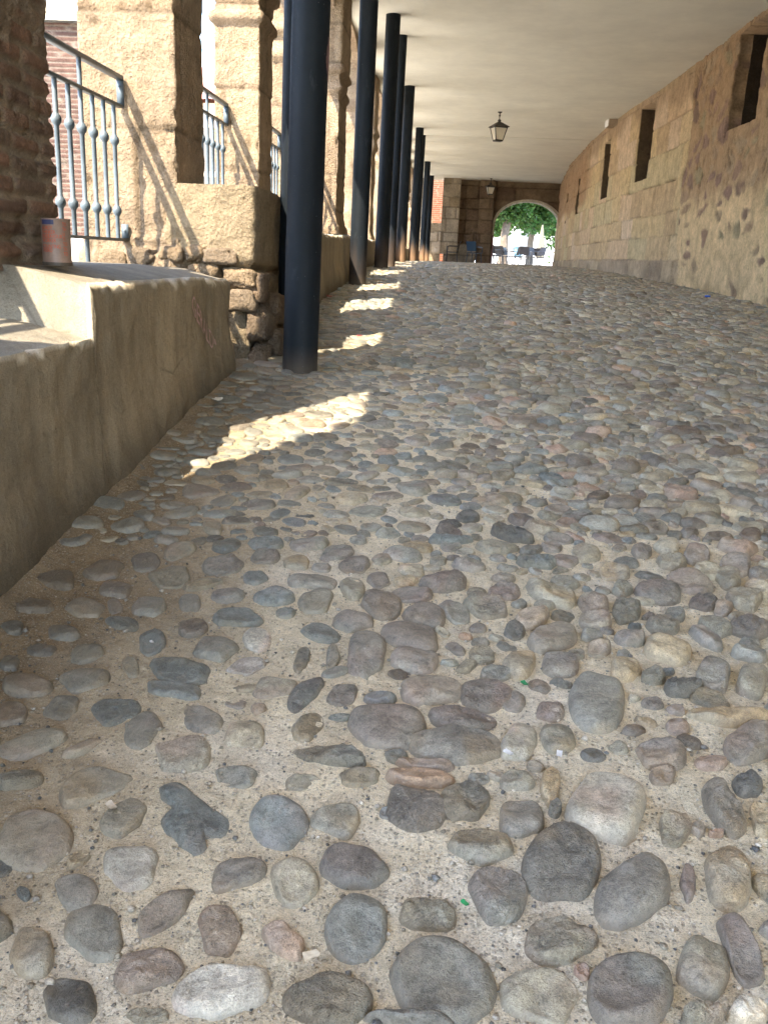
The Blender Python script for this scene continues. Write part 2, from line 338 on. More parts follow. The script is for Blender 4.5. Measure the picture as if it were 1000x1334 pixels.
def superell(a, b, e, ang, n=44, lump=.06, rs=None):
    t = np.arange(n)*2*np.pi/n; ct, st = np.cos(t), np.sin(t)
    r = (np.abs(ct)**e+np.abs(st)**e)**(-1/e)
    rs = rs if rs is not None else RNG
    for k in (1, 2, 3, 4, 5): r = r*(1+lump*rs.normal()*(1.3/k**.7)*np.cos(k*t+rs.uniform(0, 6.28)))
    for k in range(int(rs.integers(2, 5))):
        r = np.minimum(r, rs.uniform(.74, .97)/np.maximum(np.cos(t-rs.uniform(0, 6.28)), .05))
    r = .25*np.roll(r, 1)+.5*r+.25*np.roll(r, -1); r = r/np.sqrt(np.mean(r*r))*1.02
    x, y = a*r*ct, b*r*st
    return np.stack([x*math.cos(ang)-y*math.sin(ang), x*math.sin(ang)+y*math.cos(ang)], 1)
XPOLY = np.array([(610, 72), (640, 52), (680, 46), (715, 66), (745, 95), (800, 140), (850, 175), (885, 205), (868, 245), (840, 268), (800, 262), (778, 270), (797, 297), (778, 325), (745, 340), (710, 318), (675, 285), (648, 262), (625, 235), (615, 205), (640, 178), (665, 152), (640, 135), (617, 112)])/2.941+np.array([0, 1000])
def resample(P, n):
    Q = np.vstack([P, P[:1]]); d = np.r_[0, np.cumsum(np.linalg.norm(np.diff(Q, axis=0), axis=1))]; t = np.linspace(0, d[-1], n, endpoint=False)
    return np.stack([np.interp(t, d, Q[:, 0]), np.interp(t, d, Q[:, 1])], 1)
def mute(a):      # river stones: close to grey-brown, only hints of hue
    a = np.asarray(a, float); l = a.mean(); return (l+(a-l)*.62)*np.array([1.08, 1.03, .87])
def mixcol(code):
    a = np.array(PAL[code[0]])
    if len(code) > 1: a = .6*a+.4*np.array(PAL[code[1]])
    return mute(a)
S_out, S_H, S_col, S_c = [], [], [], []
rs1 = np.random.default_rng(5)
def add_traced(P, cx, cy, col, hmul=1.):
    c0 = on_ground(cx, cy); pxm = F/np.linalg.norm(c0)
    ext = P.max(0)-P.min(0); wm = ext[0]/pxm
    H = float(np.clip((.14*min(wm, .2)+.004), .011, .022))*hmul*rs1.uniform(.9, 1.35)*(1+.45*float(smooth(.1, .6, c0[0])))*(1-.3*float(smooth(.25, -.7, c0[0])))
    lift = H*.5*pxm*.75
    Q = P.copy(); top = Q[:, 1] < cy; half = max(cy-Q[:, 1].min(), 1)
    Q[top, 1] = cy-(cy-Q[top, 1])*max(.45, 1-lift/half)
    W = np.array([on_ground(a, b, H*.2)[:2] for a, b in Q]); c = W.mean(0)
    S_out.append(W-c); S_H.append(H); S_col.append(col); S_c.append(c)
for (x, y, w, h, an, c) in TRACED:
    e = rs1.uniform(2.0, 2.9); P = superell(w/2*.99, h/2*.99, e, an, 44, .03, rs1)+np.array([x, y])
    add_traced(P, x, y, mixcol(c)*rs1.uniform(1.15, 1.6))
add_traced(resample(XPOLY, 44), 745/2.941, 1000+190/2.941, mute(PAL['b'])*1.35, .7)
# the rest of the paving: dart throwing in plan, sizes as in the near field
occ = {}
CELL = .12
def cellk(x, y): return (int(math.floor(x/CELL)), int(math.floor(y/CELL)))
items = []
def put(x, y, r):
    k = len(items); items.append((x, y, r)); occ.setdefault(cellk(x, y), []).append(k)
def free(x, y, r, gap):
    i, j = cellk(x, y)
    for a in (-2, -1, 0, 1, 2):
        for b in (-2, -1, 0, 1, 2):
            for k in occ.get((i+a, j+b), ()):
                X, Y, Rr = items[k]
                if (X-x)**2+(Y-y)**2 < ((r+Rr)*gap)**2: return False
    return True
for W, c in zip(S_out, S_c):
    rr = np.linalg.norm(W, axis=1)
    # long stones are filled with several discs
    ax = W[np.argmax(rr)]; mn = rr.min(); n = max(1, int(round(rr.max()/max(mn, .02))))
    for k in range(-n+1, n): put(*(c+ax*(k/max(n, 1))*.8), mn*.95)
def in_traced_view(x, y):
    P = R3.T @ np.array([x, y, float(g(x, y))])
    if P[2] < .3: return False
    u, v = CX+F*P[0]/P[2], CY+F*P[1]/P[2]
    return v > 706 and -10 < u < 1010 and v < 1345
f_c, f_a, f_b, f_ang = [], [], [], []
rs2 = random.Random(3)
bands = [(-2.5, 4.2, 14000), (4.2, 9, 26000), (9, 16, 30000), (16, 27, 28000), (27, 40.5, 18000)]
for y0, y1, tries in bands:
    for _ in range(tries):
        x = rs2.uniform(-1.22, 3.95); y = rs2.uniform(y0, y1)
        sparse = float(smooth(.6, -.3, x))*float(smooth(7, 3.5, y))
        big = 1.0+.12*float(smooth(9, 25, y))
        a = rs2.choice((.035, .045, .05, .056, .064, .072))*rs2.uniform(.85, 1.15)*big
        asp = rs2.uniform(.52, .92)
        rm = a*math.sqrt(asp)
        tv = y < 4.3 and in_traced_view(x, y)
        if tv and (y < 1.75 or x < -.25): continue
        if tv: a *= .8; rm *= .8
        if not free(x, y, rm, 1.03 if tv else .88+.16*sparse): continue
        put(x, y, rm*.97); f_c.append((x, y)); f_a.append(a*1.02); f_b.append(a*asp*1.02)
        f_ang.append(rs2.gauss(0, .45) if x < 1.2 else rs2.gauss(-.35, .5))
for _ in range(26000):      # small filler stones wedged into the gaps
    x = rs2.uniform(-1.15, 3.4); y = rs2.uniform(1.2, 8.5); a = rs2.uniform(.018, .032); asp = rs2.uniform(.55, .95); rm = a*math.sqrt(asp)
    tv = y < 4.3 and in_traced_view(x, y)
    if tv and (y < 1.6 or x < -.1 or rs2.random() < .5): continue
    if not free(x, y, rm, 1.05 if tv else 1.0): continue
    put(x, y, rm); f_c.append((x, y)); f_a.append(a); f_b.append(a*asp); f_ang.append(rs2.uniform(-1, 1))
f_c = np.array(f_c); f_a = np.array(f_a); f_b = np.array(f_b); f_ang = np.array(f_ang)
def fill_colour(c, rs):
    x, y = c
    blue = float(smooth(1.0, -.6, x)); u = rs.random()
    pal = ['b', 'b', 'b', 'b', 'g', 'g', 'g', 'o', 'p', 'w', 'd', 'g'] if rs.random() < blue*.8 else ['p', 'p', 'p', 'g', 'g', 'g', 'g', 'o', 'o', 'o', 'w', 'w', 'w', 'w', 'n', 'd', 'p', 'g', 'w', 'r']
    k = mute(PAL[pal[int(u*len(pal))]])
    return k*rs.uniform(1.0, 1.65)
def stones(mb, C, OUT, H, COLR, rings, amp, dusty):
    """C n,2; OUT n,N,2 ; domes with steep sides set into the mortar"""
    n, N = OUT.shape[:2]; prof = rings
    rnd = RNG.random(n); tiltx = RNG.normal(0, .06, n); tilty = RNG.normal(0, .06, n)
    cphi = RNG.uniform(0, 6.28, n)[:, None]; cs = RNG.uniform(.1, .5, n)[:, None]; ch = RNG.uniform(.72, 1.1, n)[:, None]; rg = (RNG.random(n) < .4)*RNG.uniform(.4, 1, n)
    V = np.zeros((n, len(prof)*N+1, 3)); A = np.zeros((n, len(prof)*N+1, 3)); D = np.zeros(V.shape)
    size = np.linalg.norm(OUT, axis=2).mean(1)
    def place(XY, h, s):
        q_ = ((XY[..., 0]-C[:, None, 0])*np.cos(cphi)+(XY[..., 1]-C[:, None, 1])*np.sin(cphi))/size[:, None]; hc = ch-cs*q_; hh = h-.5*(np.maximum(h-hc, 0)+np.sqrt(np.maximum(h-hc, 0)**2+.0004)-.02)*1.5 if h > .3 else h+0*hc
        hh = np.maximum(hh, .5*h) if h > 0 else hh
        z = g(XY[..., 0], XY[..., 1])+H[:, None]*hh+((XY[..., 0]-C[:, None, 0])*tiltx[:, None]+(XY[..., 1]-C[:, None, 1])*tilty[:, None])*max(h, 0)
        fr = 1.15/size[:, None]; q = 9.1*rnd[:, None]*7
        z = z+amp*H[:, None]*max(0, min(h*1.5, 1))*np.maximum(-1.3, 1.5*vnoise(XY[..., 0]*fr, XY[..., 1]*fr, q, 3)+.8*vnoise(XY[..., 0]*fr*2.6, XY[..., 1]*fr*2.6, q, 4)+rg[:, None]*(1.6*np.abs(vnoise(XY[..., 0]*fr*3.4, XY[..., 1]*fr*3.4, q, 5))+.9*vnoise(XY[..., 0]*90, XY[..., 1]*90, q, 6)))
        return np.stack([XY[..., 0], XY[..., 1], z], -1)
    for k, (s, h) in enumerate(prof):
        V[:, k*N:(k+1)*N] = place(C[:, None]+OUT*s, h, s)
        A[:, k*N:(k+1)*N, 1] = (1-min(max(h, 0)/.8, 1))*.95+.06
    V[:, -1:] = place(C[:, None], 1., 0); A[:, -1, 1] = .05
    A[..., 0] = rnd[:, None]; A[..., 2] = rg[:, None]; A[..., 1] = np.clip(A[..., 1]+dusty[:, None]*.55, 0, 1)
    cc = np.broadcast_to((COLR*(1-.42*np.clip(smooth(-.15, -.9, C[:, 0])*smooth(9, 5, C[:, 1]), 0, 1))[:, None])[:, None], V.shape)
    # a second hue on part of some stones
    nn = vnoise(V[..., 0]*14+rnd[:, None]*50, V[..., 1]*14, V[..., 2]*14, 8)
    tint = np.where(rnd[:, None, None] > .5, np.array([1.12, 1.0, .86]), np.array([1.05, .95, .95])); cc = cc*(1+(tint-1)*smooth(-.1, .5, nn)[..., None])
    i = np.arange(len(prof)-1)[:, None]; j = np.arange(N)[None]
    q = np.stack([i*N+j, i*N+(j+1) % N, (i+1)*N+(j+1) % N, (i+1)*N+j], -1).reshape(-1, 4)
    b = (len(prof)-1)*N; t = np.stack([b+np.arange(N), b+(np.arange(N)+1) % N, np.full(N, len(prof)*N)], -1)
    m = V.shape[1]; offs = np.arange(n)[:, None, None]*m; base = mb.n
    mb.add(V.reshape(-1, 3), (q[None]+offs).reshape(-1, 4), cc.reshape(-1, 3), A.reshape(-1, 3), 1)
    mb.f.append(((t[None]+offs).reshape(-1, 3)+base, 1))
street = MB()
# mortar bed: rows get wider with distance
yy = [-9.0]
while yy[-1] < 41.5:
    y = yy[-1]; yy.append(y+(.3 if y < 0 else .0085+.0045*max(y-.6, 0)*(.55+.05*y)))
yy = np.array(yy); xx = np.concatenate([np.linspace(-2.6, -1.4, 5)[:-1], np.linspace(-1.4, 3.4, 330), np.linspace(3.4, 5.6, 30)[1:]])
YY, XX = np.meshgrid(yy, xx, indexing='ij')
far = smooth(14, 5, YY)
ZZ = g(XX, YY)+.006*fbm(XX*2.2, YY*2.2, 0, 21, 3)+far*(.0032*fbm(XX*13, YY*13, 0, 24, 3)+.003*vnoise(XX*55, YY*55, 0, 29))
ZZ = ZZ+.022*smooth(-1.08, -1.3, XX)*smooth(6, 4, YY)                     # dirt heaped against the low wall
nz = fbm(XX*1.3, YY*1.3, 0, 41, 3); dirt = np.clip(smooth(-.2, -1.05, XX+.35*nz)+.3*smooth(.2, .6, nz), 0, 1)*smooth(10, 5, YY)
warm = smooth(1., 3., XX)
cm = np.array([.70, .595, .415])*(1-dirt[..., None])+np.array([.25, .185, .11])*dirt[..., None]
lime = smooth(.12, .42, fbm(XX*3.1, YY*3.1, 0, 43, 4))*(1-dirt)*smooth(12, 4, YY); cm = cm*(1-.6*lime[..., None])+np.array([.74, .66, .52])*.6*lime[..., None]
cm = cm*(1-.18*warm[..., None]*np.array([.6, 1, 1.4]))
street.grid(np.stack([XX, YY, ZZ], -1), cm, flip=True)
PF = [(1.06, -.5), (1.02, .0), (1.0, .16), (.97, .36), (.92, .56), (.84, .74), (.74, .86), (.62, .93), (.48, .97), (.34, .99), (.2, 1.), (.1, 1.)]
C = np.array(S_c); OUT = np.array(S_out); Hh = np.array(S_H); CC = np.array(S_col)
# fix orientation (counter-clockwise in plan)
ar = np.sum(OUT[:, :, 0]*np.roll(OUT[:, :, 1], -1, 1)-np.roll(OUT[:, :, 0], -1, 1)*OUT[:, :, 1], 1)
OUT[ar < 0] = OUT[ar < 0][:, ::-1]
dust_of = lambda C: np.clip(smooth(-.35, -1.1, C[:, 0])*smooth(8, 5, C[:, 1])+.25*smooth(.1, .6, fbm(C[:, 0]*1.3, C[:, 1]*1.3, 0, 41, 3)), 0, 1)
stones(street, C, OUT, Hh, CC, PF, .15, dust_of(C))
def fill(mask, N, prof, amp):
    idx = np.where(mask)[0]
    O = np.array([superell(f_a[i], f_b[i], RNG.uniform(2., 2.9), f_ang[i], N, .045) for i in idx])
    H = np.array([np.clip(.24*(f_a[i]+f_b[i])*RNG.uniform(.7, 1.3), .014, .036)*(1-.4*float(smooth(.4, -.5, f_c[i, 0])*smooth(10, 6, f_c[i, 1]))) for i in idx]); cl = np.array([fill_colour(f_c[i], rs2) for i in idx])
    stones(street, f_c[idx], O, H, cl, prof, amp, dust_of(f_c[idx]))
fy = f_c[:, 1]
fill(fy < 5, 22, PF, .15)
fill((fy >= 5) & (fy < 12), 14, [(1.05, -.5), (1., .1), (.93, .55), (.76, .85), (.4, .98)], .14)
fill(fy >= 12, 9, [(1.04, -.4), (.97, .4), (.7, .88)], .1)
# loose grit on the near mortar
ng = 26000
gx = RNG.uniform(-1.2, 2.2, ng); gy = .75+RNG.random(ng)**1.7*4.0
gs = RNG.choice([.0013, .002, .003, .0044, .0065, .009], ng, p=[.40, .30, .19, .08, .022, .008])
keep = np.ones(ng, bool)
for k in range(ng):
    i, j = cellk(gx[k], gy[k])
    for a in (-1, 0, 1):
        for b in (-1, 0, 1):
            for q in occ.get((i+a, j+b), ()):
                X, Y, Rr = items[q]
                if (X-gx[k])**2+(Y-gy[k])**2 < (Rr*.98)**2: keep[k] = False
gx, gy, gs = gx[keep], gy[keep], gs[keep]; ng = len(gx)
oc = np.array([(1, 0, 0), (0, 1, 0), (-1, 0, 0), (0, -1, 0), (0, 0, 1), (0, 0, -1), (.6, .6, .5), (-.6, .6, .5), (-.6, -.6, .5), (.6, -.6, .5)], float)
tri = np.array([(0, 1, 6), (1, 2, 7), (2, 3, 8), (3, 0, 9), (6, 4, 9), (7, 4, 6), (8, 4, 7), (9, 4, 8), (0, 6, 9), (1, 7, 6), (2, 8, 7), (3, 9, 8), (1, 0, 5), (2, 1, 5), (3, 2, 5), (0, 3, 5)])
V = oc[None]*gs[:, None, None]*RNG.uniform(.6, 1.3, (ng, 10, 3))
ra = RNG.uniform(0, 6.28, ng); c_, s_ = np.cos(ra)[:, None], np.sin(ra)[:, None]
V = np.stack([V[..., 0]*c_-V[..., 1]*s_, V[..., 0]*s_+V[..., 1]*c_, V[..., 2]*.8], -1)
V += np.stack([gx, gy, g(gx, gy)+.006*fbm(gx*2.2, gy*2.2, 0, 21, 3)+.0032*fbm(gx*13, gy*13, 0, 24, 3)+gs*.35], -1)[:, None]
gc = np.array([(PAL['lwgdo'[k]] if k else (.6, .53, .42)) for k in RNG.choice(5, ng, p=[.40, .30, .14, .06, .10])])*RNG.uniform(.7, 1.25, (ng, 1))*(1-.5*smooth(-.2, -.9, gx))[:, None]
street.add(V.reshape(-1, 3), (tri[None]+np.arange(ng)[:, None, None]*10).reshape(-1, 3), np.repeat(gc, 10, 0), np.stack([np.repeat(RNG.random(ng), 10), np.full(ng*10, .15), np.zeros(ng*10)], 1), 1)
st = street.build('cobbled_street', [MM, MC]); tag(st, 'rising street of rounded river cobbles set in sandy mortar', 'street', kind='structure')

# ------------------------------------------------------------------ masonry functions: (u along, v up) -> relief, colour
class Ashlar:
    def __init__(s, u0, u1, heights, v0, lmin, lmax, seed):
        r = random.Random(seed); s.vb = [v0]
        for h in heights: s.vb.append(s.vb[-1]+h)
        s.rows = []
        for _ in heights:
            b = [u0-r.uniform(0, lmax)]
            while b[-1] < u1: b.append(b[-1]+r.uniform(lmin, lmax))
            s.rows.append(np.array(b))
        s.seed = seed
    def __call__(s, u, v):
        vb = np.array(s.vb); row = np.clip(np.searchsorted(vb, v)-1, 0, len(s.rows)-1)
        dj = np.minimum(v-vb[row], vb[row+1]-v); idn = np.zeros(u.shape, np.int64)
        for k, b in enumerate(s.rows):
            m = row == k
            if not m.any(): continue
            q = np.clip(np.searchsorted(b, u[m])-1, 0, len(b)-2); idn[m] = q+k*1000
            dj[m] = np.minimum(dj[m], np.minimum(u[m]-b[q], b[q+1]-u[m]))
        return row, idn, np.maximum(dj, 0), _hash(idn, idn*0, idn*0, s.seed), _hash(idn, idn*0+7, idn*0, s.seed)
def pick(cols, r):
    c = np.array(cols); k = np.clip((r*len(cols)).astype(int), 0, len(cols)-1); return c[k]

# ------------------------------------------------------------------ right wall
wy = np.array([-6, 9, 11.3, 13, 17, 19, 20.5, 22.5, 25, 27.7, 32, 37, 40, 42]); wx = np.array([4.05, 3.95, 3.89, 3.85, 3.82, 3.75, 3.65, 3.60, 3.6, 3.65, 3.8, 4.15, 4.4, 4.6])
_wt = np.linspace(-8, 44, 521); _wv = np.convolve(np.pad(np.interp(_wt, wy, wx), 10, mode='edge'), np.hanning(21)/np.hanning(21).sum(), 'valid')
XW = lambda Y: np.interp(Y, _wt, _wv)
WIN = [(12.88, 14.1, 1.98, 3.24), (18.86, 19.95, 1.75, 3.16), (22.73, 23.78, 1.65, 2.96), (28.1, 28.82, 1.55, 2.58), (31.85, 32.5, 1.43, 2.42), (36.75, 37.3, 1.43, 2.31)]
ys = np.concatenate([np.arange(-5, 10.4, .2), np.arange(10.4, 17, .024), np.arange(17, 26, .04), np.arange(26, 40.6, .07)])
zs = np.concatenate([np.arange(-2.0, -.5, .1), np.arange(-.5, 3.34, .026), [3.36, 5.5]])
for (a, b, c, d) in WIN:
    ys = np.concatenate([ys[(ys < a-.008) | ((ys > a+.008) & (ys < b-.008)) | (ys > b+.008)], [a-.003, a, a+.003, b-.003, b, b+.003]])
    zs = np.concatenate([zs[(np.abs(zs-c) > .008) & (np.abs(zs-d) > .008)], [c-.002, c+.002, d-.002, d+.002]])
ys = np.unique(np.round(ys, 4)); zs = np.unique(np.round(zs, 4))
ZG, YG = np.meshgrid(zs, ys, indexing='ij')
ash = Ashlar(14, 42, [2.18, .42, .40, .53, .56, .50, .6, .62, 2.5], -2.0+.02, .6, 1.7, 4)
wob = .03*fbm(YG*1.5, ZG*1.5, 0, 61)
row, idn, dj, r1, r2 = ash(YG+wob, ZG+wob*.6)
joint = smooth(.02, .006, dj)*smooth(-.35, .35, fbm(YG*1.7, ZG*2.3, 0, 66, 3))
ashc = pick([(.44, .33, .175), (.42, .305, .17), (.48, .365, .215), (.37, .26, .145), (.48, .365, .26), (.38, .315, .18), (.34, .24, .14), (.46, .325, .205)], r1)
low = row <= 0
ashc = ashc*.62+.38*np.array([.425, .31, .185]); ashc = np.where(low[..., None], pick([(.33, .25, .165), (.29, .22, .15), (.35, .265, .17)], r1), ashc)
ashd = .04*(r2-.5)+.012*fbm(YG*3, ZG*3, 1, 62)+.006*fbm(YG*14, ZG*14, 1, 63)-.026*joint+np.where(low, .035, 0)
# far upper part: rough brown stone
up = smooth(1.6, 1.9, ZG+.2*fbm(YG*.8, ZG*.8, 0, 64))*smooth(25.5, 27, YG)
ashc = ashc*(1-up[..., None])+np.array([.29, .185, .105])*up[..., None]; ashd = ashd+up*.03*fbm(YG*5, ZG*5, 2, 65)
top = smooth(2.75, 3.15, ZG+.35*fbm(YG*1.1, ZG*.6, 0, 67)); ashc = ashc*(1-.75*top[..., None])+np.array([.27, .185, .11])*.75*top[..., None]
ashc = ashc*(1-.34*joint[..., None])
# near part: rubble, partly plastered
rp = np.random.default_rng(9); pts = np.stack([rp.uniform(-5.5, 17, 1150), rp.uniform(-2, 3.6, 1150)], 1)
d1 = np.full(YG.shape, 9.); d2 = np.full(YG.shape, 9.); cid = np.zeros(YG.shape, np.int64)
nearc = ys < 16.9
Yq, Zq = YG[:, nearc], ZG[:, nearc]
wq = .035*fbm(Yq*5, Zq*5, 0, 70); Ya, Za = (Yq+1.6*wq)*.5, (Zq+wq)*.9
D1 = np.full(Yq.shape, 9.); D2 = D1.copy(); ID = np.zeros(Yq.shape, np.int64)
for k, (a, b) in enumerate(pts):
    cols = np.where(np.abs(ys[nearc]-a) < 1.5)[0]
    if len(cols) == 0: continue
    sl = slice(cols[0], cols[-1]+1); d = np.hypot(Ya[:, sl]-a*.5, Za[:, sl]-b*.9)
    A, B = D1[:, sl], D2[:, sl]; closer = d < A
    B[...] = np.where(closer, A, np.minimum(B, d)); ID[:, sl] = np.where(closer, k, ID[:, sl]); A[...] = np.where(closer, d, A)
gap = np.zeros(YG.shape); gap[:, nearc] = D2-D1; cid[:, nearc] = ID
h1 = _hash(cid, cid*0, cid*0, 77); h2 = _hash(cid, cid*0+3, cid*0, 77)
expose = np.where(ZG > 1.25+.3*fbm(YG*1.2, ZG*0, 3, 71), .68, .5)
stone = smooth(.03, .085, gap-.02*fbm(YG*8, ZG*8, 0, 72))*(h1 < expose)
rubc = pick([(.24, .155, .105), (.21, .135, .10), (.27, .185, .115), (.19, .125, .09), (.29, .21, .13), (.25, .2, .12)], h2)
plc = np.array([.50, .365, .205])*(1+.13*fbm(YG*1.1, ZG*.7, 0, 73)[..., None])
upm = smooth(1.0, 1.5, ZG+.4*fbm(YG*1.3, ZG*.9, 0, 74)); plc = plc*(1-upm[..., None])+np.array([.30, .20, .115])*upm[..., None]
rc = plc*(1-stone[..., None])+rubc*stone[..., None]
scar = smooth(.3, .5, fbm(YG*7, ZG*3, 0, 76, 4))*upm; rc = rc*(1-.4*scar[..., None])
rd = .03*fbm(YG*2, ZG*2, 0, 75)+.012*fbm(YG*11, ZG*8, 0, 78)-.016*stone*(h2*1.4)-.02*scar
edge = 16.05+.22*(ZG-1.2)+.25*vnoise(ZG*2.1, ZG*0, 0, 79)
t = smooth(edge-.03, edge+.03, YG)
d = rd*(1-t)+ashd*t; c = rc*(1-t[..., None])+ashc*t[..., None]
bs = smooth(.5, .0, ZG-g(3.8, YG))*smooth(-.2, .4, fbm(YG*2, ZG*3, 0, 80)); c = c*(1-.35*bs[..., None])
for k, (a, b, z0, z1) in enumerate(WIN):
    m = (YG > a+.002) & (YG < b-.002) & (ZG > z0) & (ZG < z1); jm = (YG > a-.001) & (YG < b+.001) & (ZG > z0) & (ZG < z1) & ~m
    c = np.where(jm[..., None], np.array([.13, .09, .055]) if k == 0 else np.array([.07, .048, .028]), c); d = np.where(jm, d-.03, d)  # window jambs coloured dark, recess shade painted into the wall colour
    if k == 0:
        d = np.where(m, -.19+.35*d, d); m2 = m & (YG < 14.03) & (YG > 12.95); d = np.where(m2, -1.1, d); c = np.where(m[..., None], c*.8, c); m3 = m & (YG < 14.088) & (YG > 12.9); c = np.where(m3[..., None], np.array([.022, .015, .009]), c)  # near black colour paints in the shade of the deep opening
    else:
        d = np.where(m, -.75, d); c = np.where(m[..., None], np.array([.04, .027, .016]), c)  # recess backs coloured dark too, standing in for shade
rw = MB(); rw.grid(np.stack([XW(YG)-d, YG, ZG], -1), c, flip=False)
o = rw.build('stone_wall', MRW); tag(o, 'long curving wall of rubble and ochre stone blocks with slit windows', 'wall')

# ------------------------------------------------------------------ ceiling
cl = MB(); n = 60
yl = np.linspace(-3.7, 40.2, 90); xl = np.linspace(-2.30, 5.0, 40)
A, B = np.meshgrid(yl, xl, indexing='ij')
cl.grid(np.stack([B, A, 3.32+.006*fbm(B*.8, A*.8, 0, 90)], -1), flip=False)
cl.box(-2.30, 5.2, -3.7, 40.2, 3.335, 3.7)
o = cl.build('ceiling', MCEIL, smooth_=False); tag(o, 'flat cream plaster ceiling over the passage', kind='structure')
seam = MB(); seam.box(-1.5, 3.58, 26.0, 26.03, 3.309, 3.325)
tag(seam.build('ceiling_seam', MCEIL, o), None)

# ------------------------------------------------------------------ left parapet walls
def parapet(name, Y0, Y1, topf, xf, xb, label, step=None, endcap=True, res=.02, rise=0.):
    mb = MB(); ys = np.arange(Y0, Y1+res*.5, res)
    if step: ys = np.sort(np.r_[ys[np.abs(ys-step) > .006], step-.001, step+.001])
    # unit section: face bottom->top edge->tread back
    nf, ntop = 40, 26
    P = []; Ccol = []
    for y in ys:
        zt = topf(y); zb = float(g(xf, y))-.12
        t = np.linspace(0, 1, nf); z = zb+(zt-zb)*t
        e = .02*fbm(y*3, z*2.5, 0, 101)+.006*fbm(y*16, z*16, 0, 102)
        x = xf+e-.035*smooth(.35, 0, z-zb-.1)*-1
        rim = smooth(.035, .0, zt-z); x = x-.022*rim*(1+1.2*vnoise(y*17, z*17, 0, 103))
        xs = np.linspace(xf-.03, xb, ntop); zz = zt+rise*smooth(xf-.02, xf-.33, xs)+.006*fbm(xs*4, y*4, 0, 104)-.012*smooth(.03, 0, xf-.03-xs)*(1+vnoise(y*22, xs*0, 1, 105))
        P.append(np.concatenate([np.stack([x, np.full(nf, y), z], 1), np.stack([xs, np.full(ntop, y), zz], 1)]))
        chip = smooth(.0, .014, z-(zt-.018-.03*np.clip(vnoise(y*11, 0, 0, 106)+.5*vnoise(y*37, 0, 0, 107), 0, 1)))
        st = fbm(y*1.2, z*.8, 0, 108)
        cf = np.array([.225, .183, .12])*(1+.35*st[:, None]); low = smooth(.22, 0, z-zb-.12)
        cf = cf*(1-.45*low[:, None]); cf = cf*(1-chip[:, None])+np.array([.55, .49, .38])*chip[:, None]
        ct = np.broadcast_to(np.array([.20, .178, .137]), (ntop, 3))*(1+.12*fbm(xs*5, y*5, 0, 109)[:, None])
        Ccol.append(np.concatenate([cf, ct]))
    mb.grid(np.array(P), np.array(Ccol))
    if endcap:
        for yk, fl in ((0, True), (-1, False)):
            A = P[yk]; y = A[0, 1]; zt = A[nf, 2]; zb = A[0, 2]
            w = np.linspace(0, 1, 20); xs_ = A[:nf, 0][None]*(1-w[:, None])+xb*w[:, None]; zs_ = np.broadcast_to(A[:nf, 2][None], xs_.shape)
            yy_ = y+.012*fbm(xs_*5, zs_*5, 0, 110)*(1-smooth(.8, 1, zs_))
            mb.grid(np.stack([xs_, np.full(xs_.shape, y)+(yy_-y)*0, zs_], -1), np.array([.21, .185, .14])*(1+.1*fbm(xs_*6, zs_*6, 0, 111)[..., None]), flip=fl)
    o = mb.build(name, MCON); tag(o, label, 'wall'); return o
p2 = parapet('parapet_wall', -2.2, 5.14, lambda y: -.315 if y < 3.13 else -.128-.02*float(smooth(4.4, 5.1, y)), -1.25, -2.42, 'stained stepped concrete parapet with pink scribble, under the brick pillar', step=3.13, rise=.05)
p3 = parapet('parapet_wall', 6.62, 11.4, lambda y: .21+.012*(y-8.8)+.015*float(vnoise(y*6, 0, 0, 9)), -1.25, -2.42, 'low concrete wall behind the nearest pair of black columns', res=.035)
p4 = parapet('parapet_wall', 11.41, 38.4, lambda y: .27+.004*(y-11.4), -1.28, -2.42, 'long low wall running behind the far black columns', res=.12)

# pink scrawl on the wall face
v, f = text_verts('GERALDIN', .105)
v = v*np.array([.72, 1.25, 1]); w = v[:, 0].max()
yy_ = 4.30+v[:, 0]*(.56/w); zz_ = -.285+v[:, 1]-.30*(v[:, 0]/w)
xw_ = -1.25+.02*fbm(yy_*3, zz_*2.5, 0, 101)+.006*fbm(yy_*16, zz_*16, 0, 102)+.010
mb = MB(); mb.add(np.stack([xw_, yy_, zz_], 1), f, (.42, .27, .25))
mb.build('lettering', MATT, p2)

